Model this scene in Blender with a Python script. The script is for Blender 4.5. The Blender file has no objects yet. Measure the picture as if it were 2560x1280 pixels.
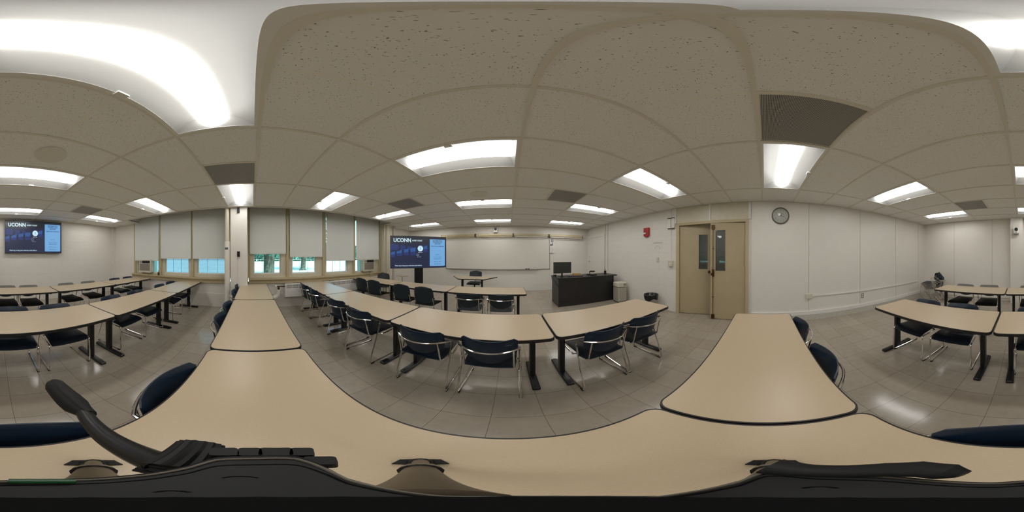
import bpy, bmesh, math, random
from mathutils import Vector, Matrix, Euler
random.seed(7)
SC = bpy.context.scene
COL = SC.collection
PI = math.pi
R = math.radians

# ------------------------------------------------------------------ camera, world, sun, exposure
CAM_H = 1.35
ax, ay, az = R(-0.18), R(-0.07), R(-1.1757)
rot = Matrix.Rotation(az, 3, 'Z') @ Matrix.Rotation(ay, 3, 'Y') @ Matrix.Rotation(ax, 3, 'X')
cd = bpy.data.cameras.new('camera'); cam = bpy.data.objects.new('camera', cd); COL.objects.link(cam)
cd.type = 'PANO'
cd.panorama_type = 'EQUIRECTANGULAR'
cam.matrix_world = Matrix.Translation((0, 0, CAM_H)) @ (rot @ Matrix.Rotation(PI/2, 3, 'X')).to_4x4()
cd.clip_start = 0.01; cd.clip_end = 400
SC.camera = cam
SC.view_settings.view_transform = 'Standard'
SC.view_settings.look = 'None'
SC.view_settings.gamma = 1.0
SC.view_settings.use_curve_mapping = False
SC.view_settings.exposure = 0.0
SC.cycles.max_bounces = 8
SC.cycles.diffuse_bounces = 5
SC.cycles.sample_clamp_indirect = 6
SC.cycles.use_denoising = True
world = bpy.data.worlds.new('sky'); SC.world = world; world.use_nodes = True
wn = world.node_tree.nodes; wl = world.node_tree.links
bg = wn['Background']
sky = wn.new('ShaderNodeTexSky')
sky.sky_type = 'NISHITA'; sky.sun_disc = False
sky.sun_elevation = R(50); sky.sun_rotation = R(60); sky.air_density = 1.2; sky.dust_density = 1.5
wl.new(sky.outputs[0], bg.inputs[0]); bg.inputs[1].default_value = 0.6
sd = bpy.data.lights.new('sun', 'SUN'); sun = bpy.data.objects.new('sun', sd); COL.objects.link(sun)
sd.energy = 13; sd.angle = R(1); sd.color = (1, 0.97, 0.9)
sun.rotation_euler = Euler((R(38), 0, R(112)))     # high sun from the door side of the building, lights the lawn
LAMP = 12.4                                        # strength of the fluorescent diffusers

# ------------------------------------------------------------------ mesh builder
class MB:
    def __init__(s): s.v = []; s.f = []; s.m = []; s.mi = 0
    def add(s, vs, fs):
        b = len(s.v); s.v += [tuple(v) for v in vs]
        for f in fs: s.f.append(tuple(b+i for i in f)); s.m.append(s.mi)
        return s
    def box(s, x0, y0, z0, x1, y1, z1, M=None):
        vs = [Vector(p) for p in ((x0,y0,z0),(x1,y0,z0),(x1,y1,z0),(x0,y1,z0),(x0,y0,z1),(x1,y0,z1),(x1,y1,z1),(x0,y1,z1))]
        if M: vs = [M @ v for v in vs]
        return s.add(vs, [(0,3,2,1),(4,5,6,7),(0,1,5,4),(1,2,6,5),(2,3,7,6),(3,0,4,7)])
    def cbox(s, c, d, M=None):
        return s.box(c[0]-d[0]/2, c[1]-d[1]/2, c[2]-d[2]/2, c[0]+d[0]/2, c[1]+d[1]/2, c[2]+d[2]/2, M)
    def prism(s, pts, z0, z1, M=None, bev=0):
        """outline pts (ccw) extruded along z, optional edge bevel"""
        n = len(pts); vs = []; fs = []
        if bev:
            cx = sum(p[0] for p in pts)/n; cy = sum(p[1] for p in pts)/n
            ins = []
            for i in range(n):
                a = Vector(pts[i-1]); b = Vector(pts[i]); c = Vector(pts[(i+1) % n])
                d1 = (b-a).normalized() if (b-a).length > 1e-9 else Vector((1,0)); d2 = (c-b).normalized() if (c-b).length > 1e-9 else d1
                nn = Vector((-(d1.y+d2.y), d1.x+d2.x)); nn = nn.normalized() if nn.length > 1e-9 else Vector((0,0))
                ins.append((b.x+nn.x*bev, b.y+nn.y*bev))
            rings = [(ins, z0), (pts, z0+bev), (pts, z1-bev), (ins, z1)]
        else:
            rings = [(pts, z0), (pts, z1)]
        for pp, z in rings: vs += [Vector((p[0], p[1], z)) for p in pp]
        for k in range(len(rings)-1):
            for i in range(n):
                j = (i+1) % n
                fs.append((k*n+i, k*n+j, (k+1)*n+j, (k+1)*n+i))
        fs.append(tuple(range(n-1, -1, -1))); t = (len(rings)-1)*n; fs.append(tuple(range(t, t+n)))
        if M: vs = [M @ v for v in vs]
        return s.add(vs, fs)
    def lathe(s, prof, c=(0,0,0), n=24, M=None, cap=True):
        vs = []; fs = []
        for r, z in prof:
            for i in range(n):
                a = 2*PI*i/n; vs.append(Vector((c[0]+r*math.cos(a), c[1]+r*math.sin(a), c[2]+z)))
        for k in range(len(prof)-1):
            for i in range(n):
                j = (i+1) % n; fs.append((k*n+i, k*n+j, (k+1)*n+j, (k+1)*n+i))
        if cap:
            fs.append(tuple(range(n-1, -1, -1))); t = (len(prof)-1)*n; fs.append(tuple(range(t, t+n)))
        if M: vs = [M @ v for v in vs]
        return s.add(vs, fs)
    def cyl(s, a, b, r, r2=None, n=16):
        a = Vector(a); b = Vector(b); d = b-a
        q = d.to_track_quat('Z', 'Y').to_matrix().to_4x4()
        return s.lathe([(r, 0), (r if r2 is None else r2, d.length)], n=n, M=Matrix.Translation(a) @ q)
    def tube(s, pts, r, n=8, closed=False):
        pts = [Vector(p) for p in pts]
        if not isinstance(r, (list, tuple)): r = [r]*len(pts)
        m = len(pts); vs = []; fs = []; up = None
        for i, p in enumerate(pts):
            if closed: t = pts[(i+1) % m]-pts[i-1]
            else: t = pts[min(i+1, m-1)]-pts[max(i-1, 0)]
            t.normalize()
            if up is None:
                up = Vector((0,0,1)) if abs(t.z) < 0.9 else Vector((1,0,0))
            up = (up-t*up.dot(t)); up = up.normalized() if up.length > 1e-6 else t.orthogonal().normalized()
            w = t.cross(up)
            for k in range(n):
                a = 2*PI*k/n; vs.append(p+(up*math.cos(a)+w*math.sin(a))*r[i])
        for i in range(m if closed else m-1):
            j = (i+1) % m
            for k in range(n):
                l = (k+1) % n; fs.append((i*n+k, i*n+l, j*n+l, j*n+k))
        if not closed:
            fs.append(tuple(range(n-1, -1, -1))); fs.append(tuple((m-1)*n+k for k in range(n)))
        return s.add(vs, fs)
    def shell(s, fn, nu, nv, th):
        """thick curved sheet, fn(u,v) for u in -1..1, v in 0..1"""
        P = [[Vector(fn(-1+2*i/nu, j/nv)) for i in range(nu+1)] for j in range(nv+1)]
        N = [[None]*(nu+1) for _ in range(nv+1)]
        for j in range(nv+1):
            for i in range(nu+1):
                du = P[j][min(i+1, nu)]-P[j][max(i-1, 0)]; dv = P[min(j+1, nv)][i]-P[max(j-1, 0)][i]
                nn = du.cross(dv); N[j][i] = nn.normalized() if nn.length > 1e-9 else Vector((0,0,1))
        W = nu+1; vs = []
        for sg in (0.5, -0.5):
            for j in range(nv+1):
                for i in range(nu+1):
                    e = 1.0
                    if i in (0, nu) or j in (0, nv): e = 0.35
                    vs.append(P[j][i]+N[j][i]*th*sg*e)
        o = W*(nv+1); fs = []
        for j in range(nv):
            for i in range(nu):
                a = j*W+i; fs.append((a, a+1, a+W+1, a+W)); fs.append((o+a, o+a+W, o+a+W+1, o+a+1))
        for i in range(nu):
            fs.append((i, o+i, o+i+1, i+1)); a = nv*W+i; fs.append((a, a+1, o+a+1, o+a))
        for j in range(nv):
            a = j*W; fs.append((a, a+W, o+a+W, o+a)); a += nu; fs.append((a, o+a, o+a+W, a+W))
        return s.add(vs, fs)
    def build(s, name, mat, parent=None, smooth=False, loc=None, M=None):
        me = bpy.data.meshes.new(name)
        me.from_pydata([tuple(M @ Vector(v)) for v in s.v] if M else s.v, [], s.f)
        mats = mat if isinstance(mat, (list, tuple)) else [mat]
        for m in mats: me.materials.append(m)
        if len(mats) > 1: me.polygons.foreach_set('material_index', s.m)
        if smooth:
            me.polygons.foreach_set('use_smooth', [True]*len(me.polygons))
        me.update()
        bm = bmesh.new(); bm.from_mesh(me); bmesh.ops.recalc_face_normals(bm, faces=bm.faces)
        if smooth:
            for e in bm.edges:
                if len(e.link_faces) == 2 and e.calc_face_angle(0) > R(38): e.smooth = False
        bm.to_mesh(me); bm.free()
        o = bpy.data.objects.new(name, me); COL.objects.link(o)
        if parent: o.parent = parent
        if loc: o.location = loc
        return o

def bend(pts, rad=0.04, n=5):
    """polyline with rounded corners"""
    pts = [Vector(p) for p in pts]; out = [pts[0]]
    for i in range(1, len(pts)-1):
        a, b, c = pts[i-1], pts[i], pts[i+1]
        r = min(rad, (b-a).length*0.48, (c-b).length*0.48)
        p = b+(a-b).normalized()*r; q = b+(c-b).normalized()*r
        for k in range(n+1):
            t = k/n; out.append(p*(1-t)**2+b*2*t*(1-t)+q*t*t)
    out.append(pts[-1]); return out

def rrect(w, h, r, n=5, cx=0, cy=0):
    out = []
    for sx, sy, a0 in ((1,1,0),(-1,1,90),(-1,-1,180),(1,-1,270)):
        for k in range(n+1):
            a = R(a0+90*k/n); out.append((cx+sx*(w/2-r)+r*math.cos(a), cy+sy*(h/2-r)+r*math.sin(a)))
    return out

def tag(o, label=None, cat=None, group=None, kind=None):
    if label: o['label'] = label
    if cat: o['category'] = cat
    if group: o['group'] = group
    if kind: o['kind'] = kind
    return o
def thing(name, label, cat, loc=(0,0,0), rz=0, group=None):
    o = bpy.data.objects.new(name, None); COL.objects.link(o); o.empty_display_size = 0.1
    o.location = loc; o.rotation_euler = (0, 0, rz)
    return tag(o, label, cat, group)
KIDS = {}
def copy_tree(o, parent=None):
    c = o.copy(); COL.objects.link(c)
    if parent: c.parent = parent
    for ch in [x for x in ALLCH(o)]: copy_tree(ch, c)
    return c
def ALLCH(o):
    return [x for x in bpy.data.objects if x.parent == o]
def dup(proto, loc, rz, label, group=None):
    c = copy_tree(proto); c.location = loc; c.rotation_euler = (0, 0, rz); c['label'] = label
    if group: c['group'] = group
    return c

# ------------------------------------------------------------------ materials
def srgb(r, g, b):
    f = lambda c: (c/255/12.92) if c/255 <= 0.04045 else ((c/255+0.055)/1.055)**2.4
    return (f(r), f(g), f(b), 1)
def new_mat(name):
    m = bpy.data.materials.new(name); m.use_nodes = True
    nt = m.node_tree; return m, nt, nt.nodes['Principled BSDF']
def noise_mix(nt, base, var, scale, detail=3, coord='Object', stretch=(1,1,1), lo=0.35, hi=0.65):
    tc = nt.nodes.new('ShaderNodeTexCoord'); mp = nt.nodes.new('ShaderNodeMapping'); mp.inputs['Scale'].default_value = stretch
    no = nt.nodes.new('ShaderNodeTexNoise'); no.inputs['Scale'].default_value = scale; no.inputs['Detail'].default_value = detail
    rp = nt.nodes.new('ShaderNodeValToRGB'); rp.color_ramp.elements[0].position = lo; rp.color_ramp.elements[1].position = hi
    rp.color_ramp.elements[0].color = base; rp.color_ramp.elements[1].color = var
    nt.links.new(tc.outputs[coord], mp.inputs[0]); nt.links.new(mp.outputs[0], no.inputs[0]); nt.links.new(no.outputs['Fac'], rp.inputs[0])
    return rp.outputs[0], mp, no
def simple(name, col, rough=0.5, metal=0, var=0.06, scale=30, bump=0, spec=0.5, coat=0):
    m, nt, b = new_mat(name)
    c2 = tuple(min(1, c*(1-var)) for c in col[:3])+(1,)
    out, mp, no = noise_mix(nt, col, c2, scale)
    nt.links.new(out, b.inputs['Base Color'])
    b.inputs['Roughness'].default_value = rough; b.inputs['Metallic'].default_value = metal
    b.inputs['Specular IOR Level'].default_value = spec
    if coat: b.inputs['Coat Weight'].default_value = coat; b.inputs['Coat Roughness'].default_value = 0.15
    if bump:
        bp = nt.nodes.new('ShaderNodeBump'); bp.inputs['Strength'].default_value = bump; bp.inputs['Distance'].default_value = 0.002
        nt.links.new(no.outputs['Fac'], bp.inputs['Height']); nt.links.new(bp.outputs[0], b.inputs['Normal'])
    return m
def emit(name, col, st, base=(0.02,0.02,0.02,1)):
    m, nt, b = new_mat(name)
    b.inputs['Base Color'].default_value = base
    b.inputs['Emission Color'].default_value = col; b.inputs['Emission Strength'].default_value = st
    b.inputs['Roughness'].default_value = 0.3
    return m

def block_wall(name, col, bw=0.4064, bh=0.2032, axis='x', mort=0.92):
    """painted concrete block: brick pattern as a faint groove"""
    m, nt, b = new_mat(name)
    tc = nt.nodes.new('ShaderNodeTexCoord'); sx = nt.nodes.new('ShaderNodeSeparateXYZ'); cx = nt.nodes.new('ShaderNodeCombineXYZ')
    nt.links.new(tc.outputs['Object'], sx.inputs[0])
    nt.links.new(sx.outputs['X' if axis == 'x' else 'Y'], cx.inputs[0]); nt.links.new(sx.outputs['Z'], cx.inputs[1])
    br = nt.nodes.new('ShaderNodeTexBrick'); nt.links.new(cx.outputs[0], br.inputs['Vector'])
    br.inputs['Scale'].default_value = 1; br.inputs['Brick Width'].default_value = bw; br.inputs['Row Height'].default_value = bh
    br.inputs['Mortar Size'].default_value = 0.005; br.inputs['Mortar Smooth'].default_value = 0.6
    br.inputs['Color1'].default_value = col; br.inputs['Color2'].default_value = tuple(c*0.98 for c in col[:3])+(1,)
    br.inputs['Mortar'].default_value = tuple(c*mort for c in col[:3])+(1,)
    no = nt.nodes.new('ShaderNodeTexNoise'); no.inputs['Scale'].default_value = 90; nt.links.new(tc.outputs['Object'], no.inputs[0])
    ad = nt.nodes.new('ShaderNodeMath'); ad.operation = 'MULTIPLY_ADD'; ad.inputs[1].default_value = -1.0
    ml = nt.nodes.new('ShaderNodeMath'); ml.operation = 'MULTIPLY'; ml.inputs[1].default_value = 0.25
    nt.links.new(no.outputs['Fac'], ml.inputs[0]); nt.links.new(br.outputs['Fac'], ad.inputs[0]); nt.links.new(ml.outputs[0], ad.inputs[2])
    bp = nt.nodes.new('ShaderNodeBump'); bp.inputs['Strength'].default_value = 0.35; bp.inputs['Distance'].default_value = 0.004
    nt.links.new(ad.outputs[0], bp.inputs['Height']); nt.links.new(bp.outputs[0], b.inputs['Normal'])
    nt.links.new(br.outputs['Color'], b.inputs['Base Color']); b.inputs['Roughness'].default_value = 0.5
    return m

def floor_mat():
    m, nt, b = new_mat('vinyl floor tile')
    tc = nt.nodes.new('ShaderNodeTexCoord'); mp = nt.nodes.new('ShaderNodeMapping'); mp.inputs['Location'].default_value = (0.095, 0.001, 0)
    nt.links.new(tc.outputs['Object'], mp.inputs[0])
    br = nt.nodes.new('ShaderNodeTexBrick'); nt.links.new(mp.outputs[0], br.inputs['Vector'])
    br.offset = 0; br.inputs['Scale'].default_value = 1; br.inputs['Brick Width'].default_value = 0.293; br.inputs['Row Height'].default_value = 0.293
    br.inputs['Mortar Size'].default_value = 0.0013; br.inputs['Mortar Smooth'].default_value = 0.2
    br.inputs['Color1'].default_value = srgb(176, 166, 151); br.inputs['Color2'].default_value = srgb(168, 157, 142); br.inputs['Mortar'].default_value = srgb(84, 72, 58)
    no = nt.nodes.new('ShaderNodeTexNoise'); no.inputs['Scale'].default_value = 14; no.inputs['Detail'].default_value = 8; nt.links.new(tc.outputs['Object'], no.inputs[0])
    mx = nt.nodes.new('ShaderNodeMixRGB'); mx.blend_type = 'MULTIPLY'; mx.inputs[0].default_value = 0.22
    nt.links.new(br.outputs['Color'], mx.inputs[1]); nt.links.new(no.outputs['Fac'], mx.inputs[2])
    # pale flecks
    vo = nt.nodes.new('ShaderNodeTexVoronoi'); vo.inputs['Scale'].default_value = 24; nt.links.new(tc.outputs['Object'], vo.inputs[0])
    cr = nt.nodes.new('ShaderNodeValToRGB'); cr.color_ramp.elements[0].position = 0.045; cr.color_ramp.elements[0].color = (1,1,1,1)
    cr.color_ramp.elements[1].position = 0.10; cr.color_ramp.elements[1].color = (0,0,0,1); nt.links.new(vo.outputs['Distance'], cr.inputs[0])
    m2 = nt.nodes.new('ShaderNodeMixRGB'); m2.inputs[2].default_value = srgb(196, 186, 168)
    ms = nt.nodes.new('ShaderNodeMath'); ms.operation = 'MULTIPLY'; ms.inputs[1].default_value = 0.55
    nt.links.new(cr.outputs[0], ms.inputs[0]); nt.links.new(ms.outputs[0], m2.inputs[0]); nt.links.new(mx.outputs[0], m2.inputs[1])
    nt.links.new(m2.outputs[0], b.inputs['Base Color'])
    b.inputs['Roughness'].default_value = 0.16; b.inputs['Specular IOR Level'].default_value = 0.5
    n2 = nt.nodes.new('ShaderNodeTexNoise'); n2.inputs['Scale'].default_value = 7; n2.inputs['Detail'].default_value = 4; nt.links.new(tc.outputs['Object'], n2.inputs[0])
    bp = nt.nodes.new('ShaderNodeBump'); bp.inputs['Strength'].default_value = 0.09; bp.inputs['Distance'].default_value = 0.01
    nt.links.new(n2.outputs['Fac'], bp.inputs['Height']); nt.links.new(bp.outputs[0], b.inputs['Normal'])
    return m

def ceiling_mat():
    m, nt, b = new_mat('acoustic ceiling tile')
    tc = nt.nodes.new('ShaderNodeTexCoord')
    mp = nt.nodes.new('ShaderNodeMapping'); mp.inputs['Scale'].default_value = (1, 1, 0); nt.links.new(tc.outputs['Object'], mp.inputs[0])
    nz = nt.nodes.new('ShaderNodeTexNoise'); nz.inputs['Scale'].default_value = 55; nt.links.new(mp.outputs[0], nz.inputs[0])
    va = nt.nodes.new('ShaderNodeVectorMath'); va.operation = 'MULTIPLY_ADD'; va.inputs[1].default_value = (0.02, 0.02, 0)
    nt.links.new(nz.outputs['Color'], va.inputs[0]); nt.links.new(mp.outputs[0], va.inputs[2])
    vo = nt.nodes.new('ShaderNodeTexVoronoi'); vo.inputs['Scale'].default_value = 105; vo.inputs['Randomness'].default_value = 1
    nt.links.new(va.outputs[0], vo.inputs[0])
    sp = nt.nodes.new('ShaderNodeSeparateColor'); nt.links.new(vo.outputs['Color'], sp.inputs[0])
    th = nt.nodes.new('ShaderNodeMath'); th.operation = 'MULTIPLY_ADD'; th.inputs[1].default_value = 0.34; th.inputs[2].default_value = -0.03
    nt.links.new(sp.outputs[0], th.inputs[0])
    sb = nt.nodes.new('ShaderNodeMath'); sb.operation = 'SUBTRACT'; nt.links.new(th.outputs[0], sb.inputs[0]); nt.links.new(vo.outputs['Distance'], sb.inputs[1])
    cr = nt.nodes.new('ShaderNodeMapRange'); cr.inputs[1].default_value = 0.0; cr.inputs[2].default_value = 0.10; nt.links.new(sb.outputs[0], cr.inputs[0])
    # every second joint is only a shallow scored line
    sx = nt.nodes.new('ShaderNodeSeparateXYZ'); nt.links.new(tc.outputs['Object'], sx.inputs[0])
    a1 = nt.nodes.new('ShaderNodeMath'); a1.operation = 'ADD'; a1.inputs[1].default_value = -0.1004-0.6096; nt.links.new(sx.outputs[0], a1.inputs[0])
    a2 = nt.nodes.new('ShaderNodeMath'); a2.operation = 'PINGPONG'; a2.inputs[1].default_value = 0.6096; nt.links.new(a1.outputs[0], a2.inputs[0])
    a3 = nt.nodes.new('ShaderNodeMath'); a3.operation = 'LESS_THAN'; a3.inputs[1].default_value = 0.010; nt.links.new(a2.outputs[0], a3.inputs[0])
    m1 = nt.nodes.new('ShaderNodeMixRGB'); m1.inputs[1].default_value = srgb(236, 235, 231); m1.inputs[2].default_value = srgb(128, 116, 102)
    nt.links.new(cr.outputs[0], m1.inputs[0])
    m2 = nt.nodes.new('ShaderNodeMixRGB'); m2.inputs[2].default_value = srgb(236, 233, 222)
    nt.links.new(a3.outputs[0], m2.inputs[0]); nt.links.new(m1.outputs[0], m2.inputs[1])
    nt.links.new(m2.outputs[0], b.inputs['Base Color']); b.inputs['Roughness'].default_value = 0.9; b.inputs['Specular IOR Level'].default_value = 0.2
    return m

def vent_mat():
    m, nt, b = new_mat('perforated grille')
    tc = nt.nodes.new('ShaderNodeTexCoord'); vo = nt.nodes.new('ShaderNodeTexVoronoi'); vo.inputs['Scale'].default_value = 120; vo.inputs['Randomness'].default_value = 0.0
    nt.links.new(tc.outputs['Object'], vo.inputs[0])
    cr = nt.nodes.new('ShaderNodeValToRGB'); cr.color_ramp.elements[0].position = 0.40; cr.color_ramp.elements[0].color = srgb(62, 60, 56)
    cr.color_ramp.elements[1].position = 0.46; cr.color_ramp.elements[1].color = srgb(196, 193, 186); nt.links.new(vo.outputs['Distance'], cr.inputs[0])
    nt.links.new(cr.outputs[0], b.inputs['Base Color']); b.inputs['Roughness'].default_value = 0.5
    return m

def laminate_mat():
    m, nt, b = new_mat('beige laminate')
    out, mp, no = noise_mix(nt, srgb(187, 169, 142), srgb(182, 164, 137), 260, 3, stretch=(1, 2.5, 1))
    nt.links.new(out, b.inputs['Base Color']); b.inputs['Roughness'].default_value = 0.34; b.inputs['Specular IOR Level'].default_value = 0.42
    bp = nt.nodes.new('ShaderNodeBump'); bp.inputs['Strength'].default_value = 0.03; bp.inputs['Distance'].default_value = 0.001
    n2 = nt.nodes.new('ShaderNodeTexNoise'); n2.inputs['Scale'].default_value = 900; tc = nt.nodes.new('ShaderNodeTexCoord')
    nt.links.new(tc.outputs['Object'], n2.inputs[0]); nt.links.new(n2.outputs['Fac'], bp.inputs['Height']); nt.links.new(bp.outputs[0], b.inputs['Normal'])
    return m
def blind_mat():
    m, nt, b = new_mat('roller blind fabric')
    out, mp, no = noise_mix(nt, srgb(226, 228, 222), srgb(221, 222, 216), 220, 2)
    df = nt.nodes.new('ShaderNodeBsdfDiffuse'); tr = nt.nodes.new('ShaderNodeBsdfTranslucent'); mx = nt.nodes.new('ShaderNodeMixShader')
    nt.links.new(out, df.inputs[0]); nt.links.new(out, tr.inputs[0]); mx.inputs[0].default_value = 0.10
    nt.links.new(df.outputs[0], mx.inputs[1]); nt.links.new(tr.outputs[0], mx.inputs[2])
    nt.links.new(mx.outputs[0], nt.nodes['Material Output'].inputs[0]); return m
def glass_mat(name, col, rough=0.0, mixv=0.08):
    m, nt, b = new_mat(name)
    tp = nt.nodes.new('ShaderNodeBsdfTransparent'); tp.inputs[0].default_value = col
    gl = nt.nodes.new('ShaderNodeBsdfGlossy'); gl.inputs['Roughness'].default_value = rough
    fr = nt.nodes.new('ShaderNodeFresnel'); fr.inputs[0].default_value = 1.45
    mx = nt.nodes.new('ShaderNodeMixShader'); nt.links.new(fr.outputs[0], mx.inputs[0])
    nt.links.new(tp.outputs[0], mx.inputs[1]); nt.links.new(gl.outputs[0], mx.inputs[2])
    nt.links.new(mx.outputs[0], nt.nodes['Material Output'].inputs[0]); return m

M = dict(
    wallx=block_wall('painted block wall', srgb(225, 220, 211), axis='x'),
    wally=block_wall('painted block side wall', srgb(225, 220, 211), axis='y'),
    panel=simple('white wall panel', srgb(223, 218, 209), 0.45, var=0.02, scale=6),
    seam=simple('panel seam', srgb(188, 182, 172), 0.6),
    curb=simple('painted concrete curb', srgb(196, 192, 180), 0.75, var=0.12, scale=25, bump=0.5),
    floor=floor_mat(), ceil=ceiling_mat(),
    tbar=simple('ceiling grid metal', srgb(221, 217, 204), 0.5, var=0.02),
    slab=simple('unseen light-stop slab', srgb(60, 58, 55), 0.9),
    white=simple('white enamel', srgb(226, 224, 218), 0.4, var=0.02),
    refl=simple('light reflector enamel', srgb(142, 141, 137), 0.45, var=0.01),
    lens=emit('fluorescent diffuser', (1, 0.99, 0.975, 1), LAMP, (0.8,0.8,0.8,1)),
    vent=vent_mat(), lam=laminate_mat(),
    band=simple('black vinyl edge', srgb(30, 27, 25), 0.45),
    black=simple('black powder coat', srgb(22, 20, 19), 0.35, var=0.2),
    rubber=simple('black rubber', srgb(17, 17, 17), 0.6, spec=0.3), deep=simple('matt black', srgb(7, 7, 7), 0.8, spec=0.1),
    chrome=simple('chrome', (0.78, 0.76, 0.73, 1), 0.12, 1.0, var=0.02),
    navy=simple('navy chair vinyl', srgb(9, 25, 41), 0.42, var=0.15, scale=80, bump=0.05),
    navyb=simple('navy chair plastic', srgb(11, 31, 50), 0.36, var=0.1, scale=60),
    teal=simple('dark slate chair plastic', srgb(27, 37, 44), 0.45, var=0.1, scale=60),
    grey=simple('worn grey chair vinyl', srgb(118, 116, 110), 0.5, var=0.12, scale=60),
    blind=blind_mat(), hem=simple('blind hem bar', srgb(214, 212, 206), 0.4),
    tan=simple('tan painted wood', srgb(186, 170, 134), 0.4, var=0.06, scale=8),
    cream=simple('cream window frame', srgb(206, 198, 176), 0.4, var=0.05, scale=12),
    door=simple('tan painted door', srgb(178, 162, 130), 0.38, var=0.05, scale=4),
    brass=simple('aged bronze', srgb(96, 70, 38), 0.35, 0.8, var=0.3),
    darkwood=simple('black laminate desk', srgb(36, 35, 33), 0.4, var=0.2, scale=15),
    glass=glass_mat('tinted window glass', (0.70, 0.97, 1.0, 1)),
    dglass=glass_mat('wired door glass', (0.62, 0.66, 0.66, 1)),
    board=simple('whiteboard', srgb(222, 219, 208), 0.22, var=0.01),
    alu=simple('aluminium', srgb(176, 174, 168), 0.35, 0.7),
    tube=simple('cream screen housing', srgb(196, 184, 150), 0.4, var=0.08, scale=10),
    red=simple('fire alarm red', srgb(168, 26, 30), 0.35),
    paper=simple('paper', srgb(228, 226, 220), 0.7, var=0.03),
    paper2=simple('faded print', srgb(190, 184, 174), 0.7),
    ink=simple('printed ink', srgb(60, 62, 66), 0.7),
    beige=simple('beige plastic', srgb(206, 200, 182), 0.45, var=0.03),
    puri=simple('sandstone purifier paint', srgb(178, 170, 156), 0.6, var=0.15, scale=300),
    bag=simple('black bin liner', srgb(14, 14, 15), 0.22, var=0.3, scale=20, bump=0.6),
    clockface=simple('clock face', srgb(208, 208, 196), 0.5, var=0.02),
    clockrim=simple('clock rim grey', srgb(92, 86, 76), 0.4),
    hous=simple('black plastic', srgb(16, 16, 17), 0.3),
    scr_bg=emit('screen dark', srgb(22, 34, 66), 0.85), scr_top=emit('screen charcoal', srgb(34, 38, 48), 0.8),
    scr_blue=emit('screen blue', srgb(40, 86, 150), 0.9), scr_blue2=emit('screen deep blue', srgb(30, 50, 110), 0.9),
    scr_side=emit('screen light blue', srgb(108, 164, 214), 1.0), scr_white=emit('screen white', srgb(205, 232, 245), 1.0),
    scr_text=emit('screen grey lettering', srgb(52, 74, 110), 0.6), scr_seal=emit('screen seal', srgb(120, 200, 215), 0.8),
    rust=simple('rusty valve', srgb(84, 52, 34), 0.8, var=0.5), pipe=simple('painted pipe', srgb(226, 221, 209), 0.45, var=0.05),
    acgrille=simple('taupe air conditioner grille', srgb(150, 140, 130), 0.6, var=0.1), wood=simple('pine', srgb(186, 146, 92), 0.6, var=0.2),
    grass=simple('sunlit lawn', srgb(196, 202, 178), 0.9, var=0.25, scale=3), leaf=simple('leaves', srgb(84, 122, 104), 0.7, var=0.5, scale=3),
    bark=simple('bark', srgb(92, 82, 70), 0.9, var=0.4, scale=10), extb=block_wall('grey outdoor block', srgb(104, 110, 122), axis='y', mort=1.6),
    road=simple('pale road', srgb(210, 206, 196), 0.9), tealsign=simple('dark teal plate', srgb(44, 66, 78), 0.5),
    tripod=simple('tripod grey', srgb(96, 84, 66), 0.45, 0.3), green=simple('green spirit level', srgb(22, 58, 30), 0.2), screenoff=simple('matt dark monitor', srgb(48, 50, 46), 0.4),
)

# ------------------------------------------------------------------ dimensions
XR, XL, YF, YB, ZC = 3.22, -4.2, 6.13, -4.8, 2.47
XCE = -3.62                     # edge of the ceiling at the window pocket
PY0, PY1 = -3.72, 4.15          # window bay
GX, GY = 0.1004, 0.0487
def struct(name, mb, mat, label, cat, smooth=False):
    o = mb.build(name, mat, smooth=smooth); return tag(o, label, cat, kind='structure')

# floor
struct('floor', MB().box(-4.35, -5.0, -0.1, 5.6, 6.4, 0), M['floor'], 'glossy taupe vinyl tile floor with fine dark joints', 'floor')
# ceiling with openings for fixtures and vents
troffers = [(i, j) for j in (8, 5, 2, -1, -4, -7) for i in (-3, -1, 1)]
vents = [(0.5, -1), (-2, -1), (0.5, 4), (-2, 4), (-2, -6), (0.5, -6)]
cm = MB(); gm = MB()
def clipq(x0, y0, x1, y1):
    out = []
    # two strips: main part and the ends outside the window pocket
    a0, a1 = max(x0, XCE), min(x1, XR)
    b0, b1 = max(y0, YB), min(y1, YF)
    if a1 > a0+1e-4 and b1 > b0+1e-4: out.append((a0, b0, a1, b1))
    a0, a1 = max(x0, -4.35), min(x1, XCE)
    for s0, s1 in ((YB, PY0+0.25), (PY1, YF)):
        b0, b1 = max(y0, s0), min(y1, s1)
        if a1 > a0+1e-4 and b1 > b0+1e-4: out.append((a0, b0, a1, b1))
    return out
for i in range(-4, 4):
    for j in range(-9, 11):
        if (i, j) in troffers: continue
        segs = [(GX+1.2192*i, GX+1.2192*(i+1))]
        if (i+0.5, j) in vents: segs = [(GX+1.2192*i, GX+1.2192*(i+0.5))]
        if (i, j) in vents: segs = [(GX+1.2192*(i+0.5), GX+1.2192*(i+1))]
        for x0, x1 in segs:
            for q in clipq(x0, GY+0.6096*j, x1, GY+0.6096*(j+1)):
                cm.box(q[0], q[1], ZC+0.004, q[2], q[3], ZC+0.02)
cm.mi = 1
cm.box(-4.5, -5.05, 2.80, 3.5, 6.4, 2.95)  # unseen slab added above the ceiling to stop outdoor light leaking in
cm.mi = 2
cm.box(XCE, PY0+0.25, ZC-0.01, XCE+0.02, PY1, 2.80)
cm.box(-4.4, PY0+0.23, ZC-0.01, XCE+0.02, PY0+0.25, 2.80)
cm.box(-4.4, PY1, ZC-0.01, XCE+0.02, PY1+0.02, 2.80)
ceil = struct('ceiling', cm, [M['ceil'], M['slab'], M['white']], 'suspended ceiling of pinholed acoustic tiles', 'ceiling')
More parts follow.
